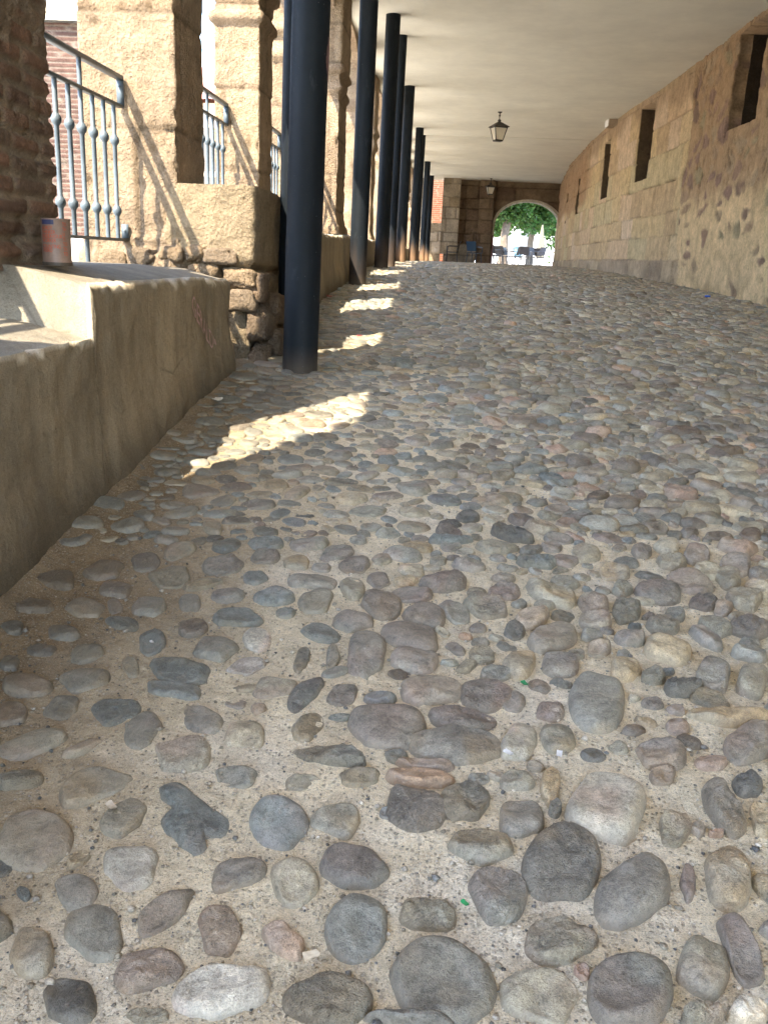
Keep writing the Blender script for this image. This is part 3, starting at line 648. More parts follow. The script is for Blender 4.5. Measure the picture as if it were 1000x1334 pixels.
# rough block under the first stone pillar
def blob_prism(mb, x0, x1, y0, y1, z0, z1, nz, prof, colf, amp=.02, fr=5, r=.05, seed=0, step=.035, cap=True, squash=None):
    """rounded-rectangle prism with a profile and rough surface"""
    pts, nor = [], []
    def side(a, b, nv):
        L = math.dist(a, b); k = max(2, int(L/step))
        for i in range(k): t = i/k; pts.append((a[0]+(b[0]-a[0])*t, a[1]+(b[1]-a[1])*t)); nor.append(nv)
    def corner(cx, cy, a0):
        for i in range(5):
            a = a0+i*math.pi/10; pts.append((cx+r*math.cos(a), cy+r*math.sin(a))); nor.append((math.cos(a), math.sin(a)))
    side((x1, y0+r), (x1, y1-r), (1, 0)); corner(x1-r, y1-r, 0); side((x1-r, y1), (x0+r, y1), (0, 1)); corner(x0+r, y1-r, math.pi/2)
    side((x0, y1-r), (x0, y0+r), (-1, 0)); corner(x0+r, y0+r, math.pi); side((x0+r, y0), (x1-r, y0), (0, -1)); corner(x1-r, y0+r, 1.5*math.pi)
    Pt = np.array(pts); Nn = np.array(nor); z = np.linspace(z0, z1, nz)
    ZZ = np.repeat(z[:, None], len(Pt), 1); pr = np.array([prof(q) for q in z])[:, None]
    X = np.broadcast_to(Pt[:, 0], ZZ.shape); Y = np.broadcast_to(Pt[:, 1], ZZ.shape)
    n_ = amp*fbm(X*fr, Y*fr, ZZ*fr, 200+seed, 4)
    per = np.cumsum(np.r_[0, np.hypot(*np.diff(np.vstack([Pt, Pt[:1]]), axis=0).T)])[:-1]
    c, ex = colf(np.broadcast_to(per, ZZ.shape), ZZ, X, Y)
    off = pr+n_+ex-.05*np.maximum(fbm(X*fr*1.7, Y*fr*1.7, ZZ*fr*1.2, 260+seed, 3)-.22, 0)
    P = np.stack([X+Nn[:, 0]*off, Y+Nn[:, 1]*off, ZZ], -1)
    mb.grid(P, c, close=True, flip=True)
    if cap:
        ctr = P[-1].mean(0); k = 8; W = np.linspace(1, 0.02, k)[:, None, None]
        Q = ctr+(P[-1][None]-ctr)*W; Q[..., 2] = z1+.01*fbm(Q[..., 0]*6, Q[..., 1]*6, 0, 220+seed)*(1-W[..., 0]); Q[0] = P[-1]
        mb.grid(Q, c[-1].mean(0), close=True, flip=True)
SAND = [(.37, .275, .185), (.35, .255, .165), (.39, .295, .195), (.345, .26, .175)]
def sand_col(seed, hs=.55, base=SAND):
    a = Ashlar(0, 8, [hs]*14, -1.2, .5, 1.3, seed)
    def fn(u, z, X, Y):
        row, idn, dj, r1, r2 = a(u+.02*fbm(X*4, Y*4, z*4, 5), z+.02*fbm(X*4, Y*4, z*4, 6))
        j = smooth(.016, .004, dj); c = pick(base, r1)*(1-.45*j[..., None])*(1+.22*fbm(X*2.5, Y*2.5, z*1.6, 7, 4)[..., None]); return c, .010*(r2-.5)-.014*j
    return fn
mb = MB()
def block_col(u, z, X, Y):
    c = np.broadcast_to(np.array([.34, .265, .17]), X.shape+(3,))*(1+.14*fbm(X*3, Y*3, z*3, 300)[..., None])
    low = smooth(-.05, -.12, z+.03*fbm(X*4, Y*4, z*2, 301))
    # fieldstones below the big slab
    q = vnoise(X*3.2, Y*3.2, z*6.5, 302); ex = -.05*low+.07*low*q-.05*low*smooth(-.08, -.1, z)*smooth(-.16, -.12, z)
    dark = smooth(-.25, -.4, z)
    c = c*(1-.3*dark[..., None]); return c, ex-.03*dark
blob_prism(mb, -1.72, -1.17, 5.405, 6.58, -.9, .375, 70, lambda z: 0, block_col, .045, 4, .028, 1, .022)
rk = np.random.default_rng(17)
def rock(m, c, rx, ry, rz, col, seed):
    t_, p_ = np.meshgrid(np.linspace(0, math.pi, 16), np.arange(24)*2*math.pi/24, indexing='ij')
    D = np.stack([np.sin(t_)*np.cos(p_), np.sin(t_)*np.sin(p_), np.cos(t_)], -1); D = np.sign(D)*np.abs(D)**.6
    q = .92+.42*fbm(D[..., 0]*1.4+seed, D[..., 1]*1.4, D[..., 2]*1.4, 400, 3)+.05*fbm(D[..., 0]*6+seed, D[..., 1]*6, D[..., 2]*6, 401, 3)
    m.grid(np.array(c)+D*q[..., None]*np.array([rx, ry, rz]), np.array(col)*(1+.2*fbm(D[..., 0]*2+seed, D[..., 1]*2, D[..., 2]*2, 402)[..., None]), close=True)
for k, (x, z, rx, rz) in enumerate([(-2.02, -.075, .10, .055), (-1.84, -.06, .085, .06), (-1.66, -.03, .075, .05), (-1.52, -.02, .06, .05), (-1.37, -.03, .11, .05), (-1.25, -.15, .12, .065), (-1.46, -.13, .1, .06), (-1.24, -.28, .1, .07)]):
    rock(mb, (x, 5.40, z), rx, .06, rz, [(.24, .175, .11), (.21, .16, .11), (.26, .19, .12)][k % 3], k*3.7)
for k, (x, y, z, a, b, c) in enumerate([(-1.16, 5.5, -.2, .06, .13, .09), (-1.15, 5.52, -.42, .08, .17, .12), (-1.13, 5.8, -.34, .07, .16, .10), (-1.12, 5.75, -.55, .09, .2, .1), (-1.14, 6.15, -.5, .08, .18, .12), (-1.15, 5.55, -.62, .07, .14, .08)]):
    rock(mb, (x, y, z), a, b, c, [(.22, .155, .10), (.19, .14, .095)][k % 2], 40+k*2.9)
o = mb.build('stone_block', MST); tag(o, 'big rough sandstone block and rubble footing beside the nearest black column', 'stone block')

# ------------------------------------------------------------------ pillars of the arcade
def moulding(z, c, h, out): 
    t = (z-c)/h
    return out*(1-t*t)**.5 if abs(t) < 1 else 0.
def pillar_prof(base, cap):
    def f(z):
        v = .035*smooth(base+.16, base+.10, z)+.02*smooth(base+.24, base+.2, z)
        v += moulding(z, cap, .05, .045)+moulding(z, cap+.24, .06, .06)+.03*float(smooth(cap+.28, cap+.3, z))
        return float(v)
    return f
PILX0, PILX1 = -2.19, -1.63
pil = []
Pbase = .375
plist = [(5.42, 6.02, -.16, 1.80, 'tall sunlit sandstone pillar standing on the big rough block by the near railing'),
         (7.72, 8.27, .30, 1.80, 'second sandstone pillar, with a rounded moulding near the top of the photo'),
         (10.05, 10.7, .24, 2.0, 'third sandstone pillar, seen in the slit beside the nearest black column'),
         (12.4, 13.3, .27, 2.08, 'weathered pillar with a dark bulging capital right of the nearest column')]
yk = 15.3
while yk < 37:
    plist.append((yk, yk+.75, .28, 2.1, None)); yk += 2.9
names = ['weathered pillar partly hidden behind the second and third black columns', 'weathered pillar in the sunlit gap between the third and fourth black columns']
for i, (a, b, zb, zc, lab) in enumerate(plist):
    mb = MB(); dx = .06 if i == 3 else 0
    fn = sand_col(30+i, .62 if i < 2 else .45)
    if i < 4: blob_prism(mb, PILX0 if i == 0 else -2.0, PILX1+dx, a, b, zb-.02, 3.325, 150 if i < 2 else 90, pillar_prof(zb, zc), fn, .014, 9, .014, 20+i, .02 if i < 2 else .035, cap=False)
    else: blob_prism(mb, -2.0, PILX1, a, b, zb-.02, 3.325, 50, pillar_prof(zb, zc), fn, .03, 4, .03, 20+i, .07, cap=False)
    o = mb.build('stone_pillar', MST)
    if lab is None: lab = 'arcade pillar standing in line among the far black columns'
    tag(o, lab, 'pillar', 'sandstone pillars of the arcade')
# the brick pillar at the near left
mb = MB()
brick = Ashlar(0, 6, [.076]*60, -.14, .2, .27, 51)
def brick_col(u, z, X, Y):
    row, idn, dj, r1, r2 = brick(u+.012*fbm(X*9, Y*9, z*9, 52), z+.010*fbm(X*7, Y*7, z*7, 53))
    joint = smooth(.019, .009, dj)
    c = pick([(.19, .115, .075), (.16, .10, .07), (.22, .13, .085), (.15, .095, .065), (.25, .14, .09), (.19, .13, .09)], r1)
    mort = np.array([.27, .21, .145])
    pl = smooth(.0, .1, fbm(X*3, Y*3, z*2.2, 54, 4)-.24+.34*smooth(.5, 1.2, z))
    c = c*(1-joint[..., None])+mort*joint[..., None]
    c = c*(1-pl[..., None])+np.array([.23, .175, .12])*pl[..., None]
    return c, (.010*(r2-.4)-.016*joint)*(1-.8*pl)+.006*pl
blob_prism(mb, -2.25, -1.60, 3.02, 3.70, -.10, 3.325, 330, lambda z: .03*float(smooth(.0, -.03, z)), brick_col, .012, 11, .04, 7, .013, cap=False)
o = mb.build('brick_pillar', MBR); tag(o, 'dark rough brick pillar at the near left with the tin in front', 'pillar')
mb = MB(); blob_prism(mb, -2.25, -1.63, .72, 1.47, -.33, 3.325, 60, lambda z: 0, brick_col, .018, 9, .04, 8, .05, cap=False)
o = mb.build('brick_pillar', MBR); tag(o, 'brick pillar just outside the left edge, nearest the viewer', 'pillar')
mb = MB(); blob_prism(mb, -2.25, -1.63, -1.75, -1.05, -.33, 3.325, 60, lambda z: 0, brick_col, .018, 9, .04, 9, .05, cap=False)
o = mb.build('brick_pillar', MBR); tag(o, 'brick pillar behind the viewer, first of the arcade', 'pillar')
# arches over the openings: one wall above the pillars
mb = MB(); bays = [(-1.05, .72), (1.47, 3.02), (3.68, 5.42), (6.02, 7.72), (8.27, 10.05), (10.7, 12.4), (13.3, 15.3)]; yk = 15.3
while yk+2.9 < 37: bays.append((yk+.75, yk+2.9)); yk += 2.9
for (a, b) in bays:
    n = 22; t = np.linspace(0, 1, n); y = a+(b-a)*t; z = 2.95+.33*np.sqrt(np.clip(1-(2*t-1)**2, 0, 1))
    for x, fl in ((-1.66, False), (-2.2, True)):
        mb.grid(np.stack([np.stack([np.full(n, x), y, z], 1), np.stack([np.full(n, x), y, np.full(n, 3.33)], 1)]), (.46, .35, .24), flip=fl)
    mb.grid(np.stack([np.stack([np.full(n, -1.66), y, z], 1), np.stack([np.full(n, -2.2), y, z], 1)]), (.46, .34, .23), flip=True)
o = mb.build('arcade_arches', MST, smooth_=False); tag(o, 'shallow stone arches joining the tops of the left hand pillars', 'arches')

# ------------------------------------------------------------------ railings
def railing(Y0, Y1, X, dz, label, floor, n, knobs=(.58, .20)):
    r = empty('iron_railing', (X, Y1, floor)); tag(r, label, 'railing', 'blue grey iron railings between the pillars')
    org = np.array([X, Y1, floor])
    def part(name, fn):
        mb = MB(); fn(mb); o = mb.build(name, MRAIL, r, org=org); return o
    part('top_rail', lambda m: m.box(X-.022, X+.022, Y0, Y1-.006, .915+dz, .935+dz))
    part('middle_rail', lambda m: m.box(X-.018, X+.018, Y0, Y1-.006, .765+dz, .781+dz))
    part('bottom_rail', lambda m: m.box(X-.018, X+.018, Y0, Y1-.006, .032+dz, .048+dz))
    for z0, z1 in ((.775, .915), (.05, .13)):
        def plate(m, z0=z0, z1=z1):
            m.box(X-.02, X+.02, Y1-.012, Y1-.002, z0+dz, z1+dz)
            m.lathe([(0, z1+dz-.03), (.008, z1+dz-.034), (.009, z1+dz-.04)], X, Y1-.02, 8)
        part('wall_plate', plate)
    for k in range(n):
        y = Y1-.125-.155*k
        if y < Y0+.03: break
        post = (k == 3)
        def bal(m, y=y, post=post):
            ztop = (.915 if post else .765)+dz; zbot = floor if post else .048+dz
            prof = [(.0122, zbot)]
            for kz in sorted(knobs): 
                for a, rr in ((-.03, .0122), (-.024, .016), (-.012, .024), (0, .026), (.012, .024), (.024, .016), (.03, .0122)): prof.append((rr, kz+dz+a))
            prof.append((.0122, ztop)); m.lathe(prof, X, y, 12)
        part('baluster', bal)
    return r
railing(3.72, 5.405, -1.945, 0., 'blue grey iron railing between the brick pillar and the first stone pillar', -.135, 6)
railing(1.42, 3.01, -1.945, -.17, 'iron railing in the bay before the brick pillar, at the left edge', -.31, 10)
railing(6.05, 7.71, -1.90, .22, 'blue grey iron railing right of the first sunlit stone pillar', .22, 10)
railing(8.3, 10.04, -1.90, .30, 'iron railing glimpsed just left of the nearest black column', .22, 10)
railing(10.75, 12.39, -1.90, .33, 'iron railing in the sunlit gap right of the nearest column', .25, 10)

# ------------------------------------------------------------------ black steel columns
def column(x, y, r, label, rust=.0, lean=.009):
    mb = MB(); zb = float(g(x, y))-.05; zs = np.linspace(zb, 3.325, 60); an = np.arange(40)*2*np.pi/40
    Z, A = np.meshgrid(zs, an, indexing='ij'); rr = r+.0012*vnoise(np.cos(A)*3+x, np.sin(A)*3, Z*4, 1)
    rr = rr+.006*smooth(zb+.075, zb+.05, Z)*vnoise(np.cos(A)*6, np.sin(A)*6, Z*30+y, 2)
    c0 = np.array([.0085, .0115, .0148]); ru = rust*smooth(.55, .05, Z-zb-.1+.15*vnoise(np.cos(A)*2+y, np.sin(A)*2, Z*2, 3))
    c = c0*(1-ru[..., None])+np.array([.20, .125, .075])*ru[..., None]
    dirt = smooth(.14, 0, Z-zb-.05); c = c*(1-.5*dirt[..., None])+np.array([.10, .08, .06])*.5*dirt[..., None]
    org = np.array([x, y, zb+.05])
    mb.grid(np.stack([x+lean*(Z-zb)+rr*np.cos(A), y+rr*np.sin(A), Z], -1), c, close=True, flip=True)
    o = mb.build('steel_column', MCOL, org=org); tag(o, label, 'column', 'round black steel columns along the passage'); return o, org
c1, o1 = column(-.86, 5.27, .103, 'nearest and thickest black steel column with a pink paint smear', lean=.014)
column(-1.075, 6.22, .101, 'black column tucked close behind the nearest column')
column(-1.085, 10.7, .102, 'black column second from the low concrete wall, sunlit at its foot', .1)
column(-1.055, 13.9, .105, 'black column whose top meets the ceiling right of a taller one', .2)
column(-1.0, 15.1, .085, 'thin black column hidden just behind the third column in the row', .2)
column(-1.06, 19.2, .105, 'dark column with rusty orange foot, midway along the passage', 1.)
column(-1.05, 24.9, .105, 'dark column next beyond the midway rusty footed one', .8)
column(-1.02, 26.3, .085, 'thin dark column close behind the one beyond midway', .8)
column(-1.05, 33.0, .105, 'last but one far column, pale blue in the sun above rusty foot', 1.)
column(-1.03, 38.2, .11, 'farthest column, beside the end wall, pale blue in the sun', 1.)
# pink paint on the nearest column
mb = MB(); zz, aa = np.meshgrid(np.linspace(.86, 1.16, 26), np.linspace(-.5, .3, 18), indexing='ij')
w = smooth(1., .6, np.hypot((aa+.12)/.34, (zz-1.03)/.14)+.25*fbm(aa*6, zz*18, 0, 5))
keep = (w > .25); ids = -np.ones(keep.shape, int); V = []; Fq = []
for i in range(25):
    for j in range(17):
        if keep[i:i+2, j:j+2].all():
            q = []
            for (p_, s_) in ((i, j), (i, j+1), (i+1, j+1), (i+1, j)):
                if ids[p_, s_] < 0: ids[p_, s_] = len(V); V.append((.1055*math.cos(aa[p_, s_])+.014*(zz[p_, s_]-o1[2]+.05), .1055*math.sin(aa[p_, s_]), zz[p_, s_]-o1[2]))
                q.append(ids[p_, s_])
            Fq.append(q)
if V: mb.add(V, np.array(Fq), (.15, .085, .085)); mb.build('paint_smear', MATT, c1)

# ------------------------------------------------------------------ tin with lettering
tx, ty, tz = -1.475, 3.36, -.078
t = empty('tin_can', (tx, ty, tz)); tag(t, 'dull pinkish grey tin with orange handwritten lettering standing against the brick pillar', 'tin can')
mb = MB(); R_ = .052; Ht = .168
mb.lathe([(0, .002), (R_*.96, .002), (R_*1.02, .006), (R_, .012), (R_, Ht-.006), (R_*1.03, Ht-.003), (R_*1.03, Ht), (R_*.96, Ht), (R_*.95, .02), (0, .02)], 0, 0, 40, col=(.19, .13, .10))
mb.build('tin_body', mat_attr('tin', .5, .5, .22, 30), t)
mb = MB(); mb.lathe([(R_*1.035, .0), (R_*1.035, .012)], 0, 0, 40, col=(.05, .04, .03)); mb.build('bottom_rim', MATT, t)
def wrap(m, s, size, a0, z, col, rr=R_+.0012, sx=1.):
    v, f = text_verts(s, size); a = a0+v[:, 0]*sx/rr
    m.add(np.stack([rr*np.cos(a), rr*np.sin(a), z+v[:, 1]], 1), f, col)
lead = math.radians(-128)
m = MB(); 
for k, (s, z, d) in enumerate([('HURDY', .128, 0), ('THINKER', .113, 0), ('ENDEAVOUR', .098, 0), ('WORKER', .083, 0), ('COUNTING', .062, 0), ('WEIRD', .048, 0)]):
    wrap(m, s, .0185, lead, z, (.42, .055, .012), sx=.72)
for k, s in enumerate(['TO', 'TH', 'LI', 'TI', 'TO', 'TH', 'TO']): wrap(m, s, .018, lead+math.radians(87), .142-.0175*k, (.42, .055, .012), sx=.7)
m.build('lettering', MATT, t)
m = MB(); aa = np.linspace(lead, lead+.95, 14); P = np.stack([np.stack([(R_+.001)*np.cos(aa), (R_+.001)*np.sin(aa), np.full(14, z)], 1) for z in (.146, .162)]); m.grid(P, (.03, .035, .09), flip=True); m.build('navy_band', MATT, t)

# ------------------------------------------------------------------ lanterns
def lantern(loc, label, rz=.35):
    r = empty('lantern', loc); r.rotation_euler.z = rz; tag(r, label, 'lantern', 'iron lanterns hanging from the ceiling'); o3 = (0, 0, 0)
    q = lambda s, z: [(s*a, s*b, z) for a, b in ((-1, -1), (1, -1), (1, 1), (-1, 1))]
    m = MB(); m.lathe([(0, 0), (.05, 0), (.05, -.015), (.016, -.03), (.012, -.05), (.02, -.07), (.024, -.085), (.012, -.10), (.008, -.16)], 0, 0, 14); m.build('hanger', MIRON, r)
    m = MB(); m.lathe([(.008, -.15), (.03, -.165), (.042, -.185), (.03, -.205), (.045, -.215), (.06, -.225)], 0, 0, 14); 
    a, b = np.array(q(.05, -.222)), np.array(q(.185, -.315)); m.add(np.vstack([a, b]), np.array([(0, 4, 5, 1), (1, 5, 6, 2), (2, 6, 7, 3), (3, 7, 4, 0), (3, 0, 1, 2)][:4])); 
    m.box(-.185, .185, -.185, .185, -.327, -.3155); m.build('cap', MIRON, r, smooth_=False)
    m = MB(); a, b = np.array(q(.148, -.328)), np.array(q(.085, -.60))
    for k in range(4): m.tube([a[k], b[k]], .011, 6)
    for pz, s in ((-.336, .146), (-.6, .085)):
        c = np.array(q(s, pz))
        for k in range(4): m.tube([c[k], c[(k+1) % 4]], .010, 6)
    m.box(-.088, .088, -.088, .088, -.625, -.603); m.build('frame', MIRON, r, smooth_=False)
    for k in range(4):
        m = MB(); A = np.array([a[k], a[(k+1) % 4], b[(k+1) % 4], b[k]])*np.array([.965, .965, 1]); m.add(A, np.array([(0, 1, 2, 3)])); m.build('glass_pane', MGL, r, smooth_=False)
    m = MB(); m.lathe([(0, -.33), (.018, -.34), (.018, -.40), (.03, -.43), (.033, -.47), (.02, -.51), (0, -.52)], 0, 0, 12, col=(.7, .68, .6)); m.build('bulb', MATT, r)
    return r
lantern((.90, 21.9, 3.318), 'larger looking iron lantern hanging mid passage from the cream ceiling')
lantern((1.42, 38.4, 3.318), 'small distant lantern hanging in front of the end wall', .2)

# ------------------------------------------------------------------ end wall with its arch
ew = empty('end_wall', (1.5, 39.5, -.05)); tag(ew, 'brown stone end wall with pilasters and an arched gateway', 'wall')
YE = 39.5
eash = Ashlar(-3, 6, [.42, .5, .38, .55, .45, .4, .5, .6], -.12, .4, .95, 81)
def epanel(name, x0, x1, z0, z1, y, seed, base, dy=.0, parent=ew, sides=.5, hole=None):
    xs = np.linspace(x0, x1, max(2, int((x1-x0)/.045))); zs = np.linspace(z0, z1, max(2, int((z1-z0)/.045))); Z, X = np.meshgrid(zs, xs, indexing='ij')
    row, idn, dj, r1, r2 = eash(X+seed*.37, Z+.05*fbm(X*2, Z*2, 0, seed)); j = smooth(.03, .01, dj)
    c = pick(base, r1)*(1-.5*j[..., None])*(1+.3*fbm(X*1.6, Z*1.6, 0, 82+seed)[..., None]); dd = .05*(r2-.5)+.04*fbm(X*3, Z*3, 0, 83+seed)-.03*j
    m = MB(); P = np.stack([X, y-dd, Z], -1); m.grid(P, c, flip=True)
    for col_, fl in ((0, False), (-1, True)):
        e = P[:, col_]; b = e.copy(); b[:, 1] = y+sides; m.grid(np.stack([e, b], 1), c[:, col_][:, None], flip=not fl)
    return m.build(name, MEND, parent, org=np.array([1.5, 39.5, -.05])) if parent else m
BRN = [(.25, .175, .11), (.22, .15, .095), (.28, .20, .125), (.20, .135, .09)]
PAL_ = [(.42, .34, .24), (.38, .30, .20), (.45, .37, .27)]
epanel('pilaster', -.5, .22, .3, 3.33, YE-.7, 1, PAL_)
epanel('wall_panel', .2, 1.04, .1, 3.33, YE-.05, 2, BRN)
epanel('pilaster', 1.04, 1.62, -.1, 3.33, YE-.35, 3, BRN)
epanel('plinth', -.35, 1.0, -.1, .72, YE-.55, 4, [(.30, .25, .19), (.27, .22, .16)])
epanel('wall_panel', -2.4, -1.0, -.1, 3.33, YE-.2, 5, PAL_); epanel('wall_panel', -1.0, -.5, -.1, 1.55, YE-.2, 6, PAL_)
# wall over and beside the arch
m = MB(); cx_, hw, zs_, rise = 3.12, 1.38, 1.52, 1.04
tt = np.linspace(math.pi, 0, 40); ax_, az_ = cx_+hw*np.cos(tt), zs_+rise*np.sin(tt)
ax_ = np.r_[ax_[0], ax_, ax_[-1]]; az_ = np.r_[-.15, az_, -.15]
nv = 30; w = np.linspace(0, 1, nv)[:, None]
tx_ = np.clip(cx_+(ax_-cx_)*1.12, 1.6, 5.4); tz_ = np.full(len(ax_), 3.34); tx_[0] = tx_[1] = 1.6; tx_[-1] = tx_[-2] = 5.4; tz_[0] = -.15; tz_[-1] = -.15
X = ax_*(1-w)+tx_*w; Z = az_*(1-w)+tz_*w
row, idn, dj, r1, r2 = eash(X, Z); cc = pick(BRN, r1)*(1-.5*smooth(.03, .01, dj)[..., None])*(1+.3*fbm(X*2, Z*2, 0, 95)[..., None])
m.grid(np.stack([X, YE-.02+.03*fbm(X*3, Z*3, 0, 96), Z], -1), cc)
m.grid(np.stack([np.stack([ax_, np.full(len(ax_), YE), az_], 1), np.stack([ax_, np.full(len(ax_), YE+.7), az_], 1)]), (.50, .45, .36), flip=True)
m.grid(np.stack([X, np.full(X.shape, YE+.7), Z], -1), cc, flip=True)
m.build('arch_wall', MEND, ew, org=np.array([1.5, 39.5, -.05]))
m = MB(); P = []
for s in (0, .085): P.append(np.stack([cx_+(ax_-cx_)*(1+s/hw), np.full(len(ax_), YE-.07), np.where(az_ < 0, az_, az_+s)], 1))
m.grid(np.stack(P), (.58, .53, .42)); Q = [p.copy() for p in P]
Q[0][:, 1] = YE+.05; m.grid(np.stack([P[0], Q[0]]), (.58, .53, .42), flip=True); Q[1][:, 1] = YE+.05; m.grid(np.stack([P[1], Q[1]]), (.5, .45, .36))
m.build('arch_rim', MST, ew, org=np.array([1.5, 39.5, -.05]))
m = MB(); m.box(1.66, 1.74, YE-.10, YE-.05, -.1, 1.15, col=(.30, .17, .19)); m.build('painted_jamb', MATT, ew, org=np.array([1.5, 39.5, -.05]))
# red brick house wall seen through the small opening at the left end
m = MB(); xs = np.arange(-3.2, 1.0, .05); zs2 = np.arange(-.1, 5, .03); Z, X = np.meshgrid(zs2, xs, indexing='ij')
rb = Ashlar(-4, 2, [.09]*60, -.1, .25, .3, 99); row, idn, dj, r1, r2 = rb(X, Z); j = smooth(.016, .006, dj)
m.grid(np.stack([X, 43+.01*j, Z], -1), pick([(.23, .07, .035), (.20, .06, .03), (.25, .08, .04)], r1)*(1-j[..., None])+np.array([.22, .15, .1])*j[..., None], flip=True)
m.box(-3.2, 1.0, 43.03, 45, -.1, 4.98, col=(.42, .15, .08))
tag(m.build('brick_house', MBR), 'orange red brick house wall seen through the small left opening', 'house')

# ------------------------------------------------------------------ cafe chairs
def chair(loc, rz, label, mat, group='dark cafe armchairs'):
    r = empty('cafe_chair', loc); r.rotation_euler.z = rz; tag(r, label, 'chair', group)
    m = MB(); xs = np.linspace(-.22, .22, 8); ys_ = np.linspace(-.22, .22, 8); A, B = np.meshgrid(ys_, xs, indexing='ij')
    for dz, fl in ((.45, True), (.425, False)): m.grid(np.stack([B, A, dz-.02*np.cos(B*6)*np.cos(A*5)], -1), flip=fl)
    m.tube([(-.22, -.22, .435), (.22, -.22, .435), (.22, .22, .435), (-.22, .22, .435), (-.22, -.22, .435)], .014, 6); m.build('seat', mat, r)
    m = MB(); zz_ = np.linspace(.5, .86, 8); A, B = np.meshgrid(zz_, xs, indexing='ij'); yb = .20+.12*(A-.45)/.4-.25*B**2
    for dd, fl in ((0, True), (.022, False)): m.grid(np.stack([B, yb+dd, A], -1), flip=fl)
    m.tube([(x, .20+.12*(.41)/.4-.25*x*x+.01, .862) for x in xs], .016, 6); m.build('backrest', mat, r)
    for sx in (-1, 1):
        for sy in (-1, 1):
            m = MB(); m.tube([(sx*.20, sy*.19, .44), (sx*.235, sy*.23, 0)], (.016, .012), 8); m.build('leg', mat, r)
        m = MB(); m.tube([(sx*.25, -.2, .44), (sx*.255, -.2, .64), (sx*.25, -.12, .665), (sx*.24, .22, .67)], .016, 8); m.build('arm', mat, r)
    return r
gz = -.045
ch = chair((.02, 37.9, gz), -1.6, 'dark armchair beside the low plinth at the end wall, left of the bluish one', MCH)
chair((.93, 37.9, gz), 2.6, 'bluish black chair against the end wall pilaster, under the dark seam', MBLU)
spots = [((2.25, 44.5, gz), 3.0, 'dark chair with its back turned, right under the thick tree trunk'), ((1.85, 43.5, gz), .9, 'dark chair nearest the left jamb of the arch, outside'),
         ((2.0, 46.5, gz), 2.0, 'dark chair behind the chair by the left jamb'), ((3.1, 45.5, gz), -2.2, 'dark chair beside the blue jacket in the middle of the arch'),
         ((3.95, 44.6, gz), .6, 'dark chair left of the closed parasol, outside'), ((4.35, 46.0, gz), 2.6, 'dark chair at the foot of the closed cream parasol'), ((3.7, 46.5, gz), 3.6, 'dark chair tipped toward the second tree, outside'),
         ((1.95, 42.6, gz), 2.4, 'dark chair with its arm against the left jamb, nearest outside'), ((2.55, 47.5, gz), .3, 'dark chair half hidden behind the thick trunk chair'), ((3.45, 43.6, gz), 2.9, 'dark chair nearest the viewer in the middle of the arch'),
         ((3.0, 47.6, gz), 1.2, 'dark chair far back between the two trunks'), ((4.0, 43.2, gz), -1.0, 'dark chair nearest the viewer toward the right jamb'), ((3.6, 48.5, gz), 2.0, 'dark chair farthest back beside the second trunk')]
for loc, rz, lab in spots:
    c = copy_tree(ch, loc); c.rotation_euler.z = rz; c['label'] = lab; c['group'] = 'dark cafe armchairs'
def table(loc, label):
    r = empty('cafe_table', loc); tag(r, label, 'table', 'round cafe tables outside')
    m = MB(); m.lathe([(0, .735), (.36, .735), (.365, .72), (.36, .705), (0, .705)], 0, 0, 24); m.build('table_top', MCH, r)
    m = MB(); m.tube([(0, 0, .71), (0, 0, .03)], .03, 10); m.build('stem', MCH, r)
    m = MB(); m.lathe([(0, .03), (.2, .025), (.22, 0)], 0, 0, 20); m.build('foot', MCH, r)
table((2.5, 45.6, gz), 'dark round cafe table behind the chair under the thick trunk'); table((3.95, 45.7, gz), 'dark round cafe table by the closed parasol')
m = MB(); yj, zj = np.meshgrid(np.linspace(-.2, .2, 6), np.linspace(.42, .88, 8), indexing='ij')
for dd, fl in ((-.03, True), (.03, False)): m.grid(np.stack([yj, .3+dd+.03*np.sin(zj*20+yj*9), zj], -1), flip=fl)
o = m.build('jacket', mat_paint('denim', (.16, .30, .42), .9, .25)); o.location = (3.25, 45.1, gz); tag(o, 'light blue jacket hung over a dark chair outside the arch', 'jacket')
# closed parasol
r = empty('parasol', (4.45, 46.8, gz)); tag(r, 'closed cream parasol standing at the right side of the arch', 'parasol')
m = MB(); m.tube([(0, 0, 0), (0, 0, 2.05)], .02, 8); m.build('pole', MIRON, r)
m = MB(); an = np.arange(32)*2*np.pi/32; zf = np.linspace(2.0, .45, 24)
P = np.array([[((.03+.15*min(1, (2.0-z)/1.2))*(1+.28*math.cos(8*a+z))*math.cos(a), (.03+.15*min(1, (2.0-z)/1.2))*(1+.28*math.cos(8*a+z))*math.sin(a), z) for a in an] for z in zf]); m.grid(P, close=True); m.build('canopy', MFAB, r)
m = MB(); m.lathe([(0, .08), (.2, .08), (.26, .0)], 0, 0, 16); m.build('base', MCH, r)

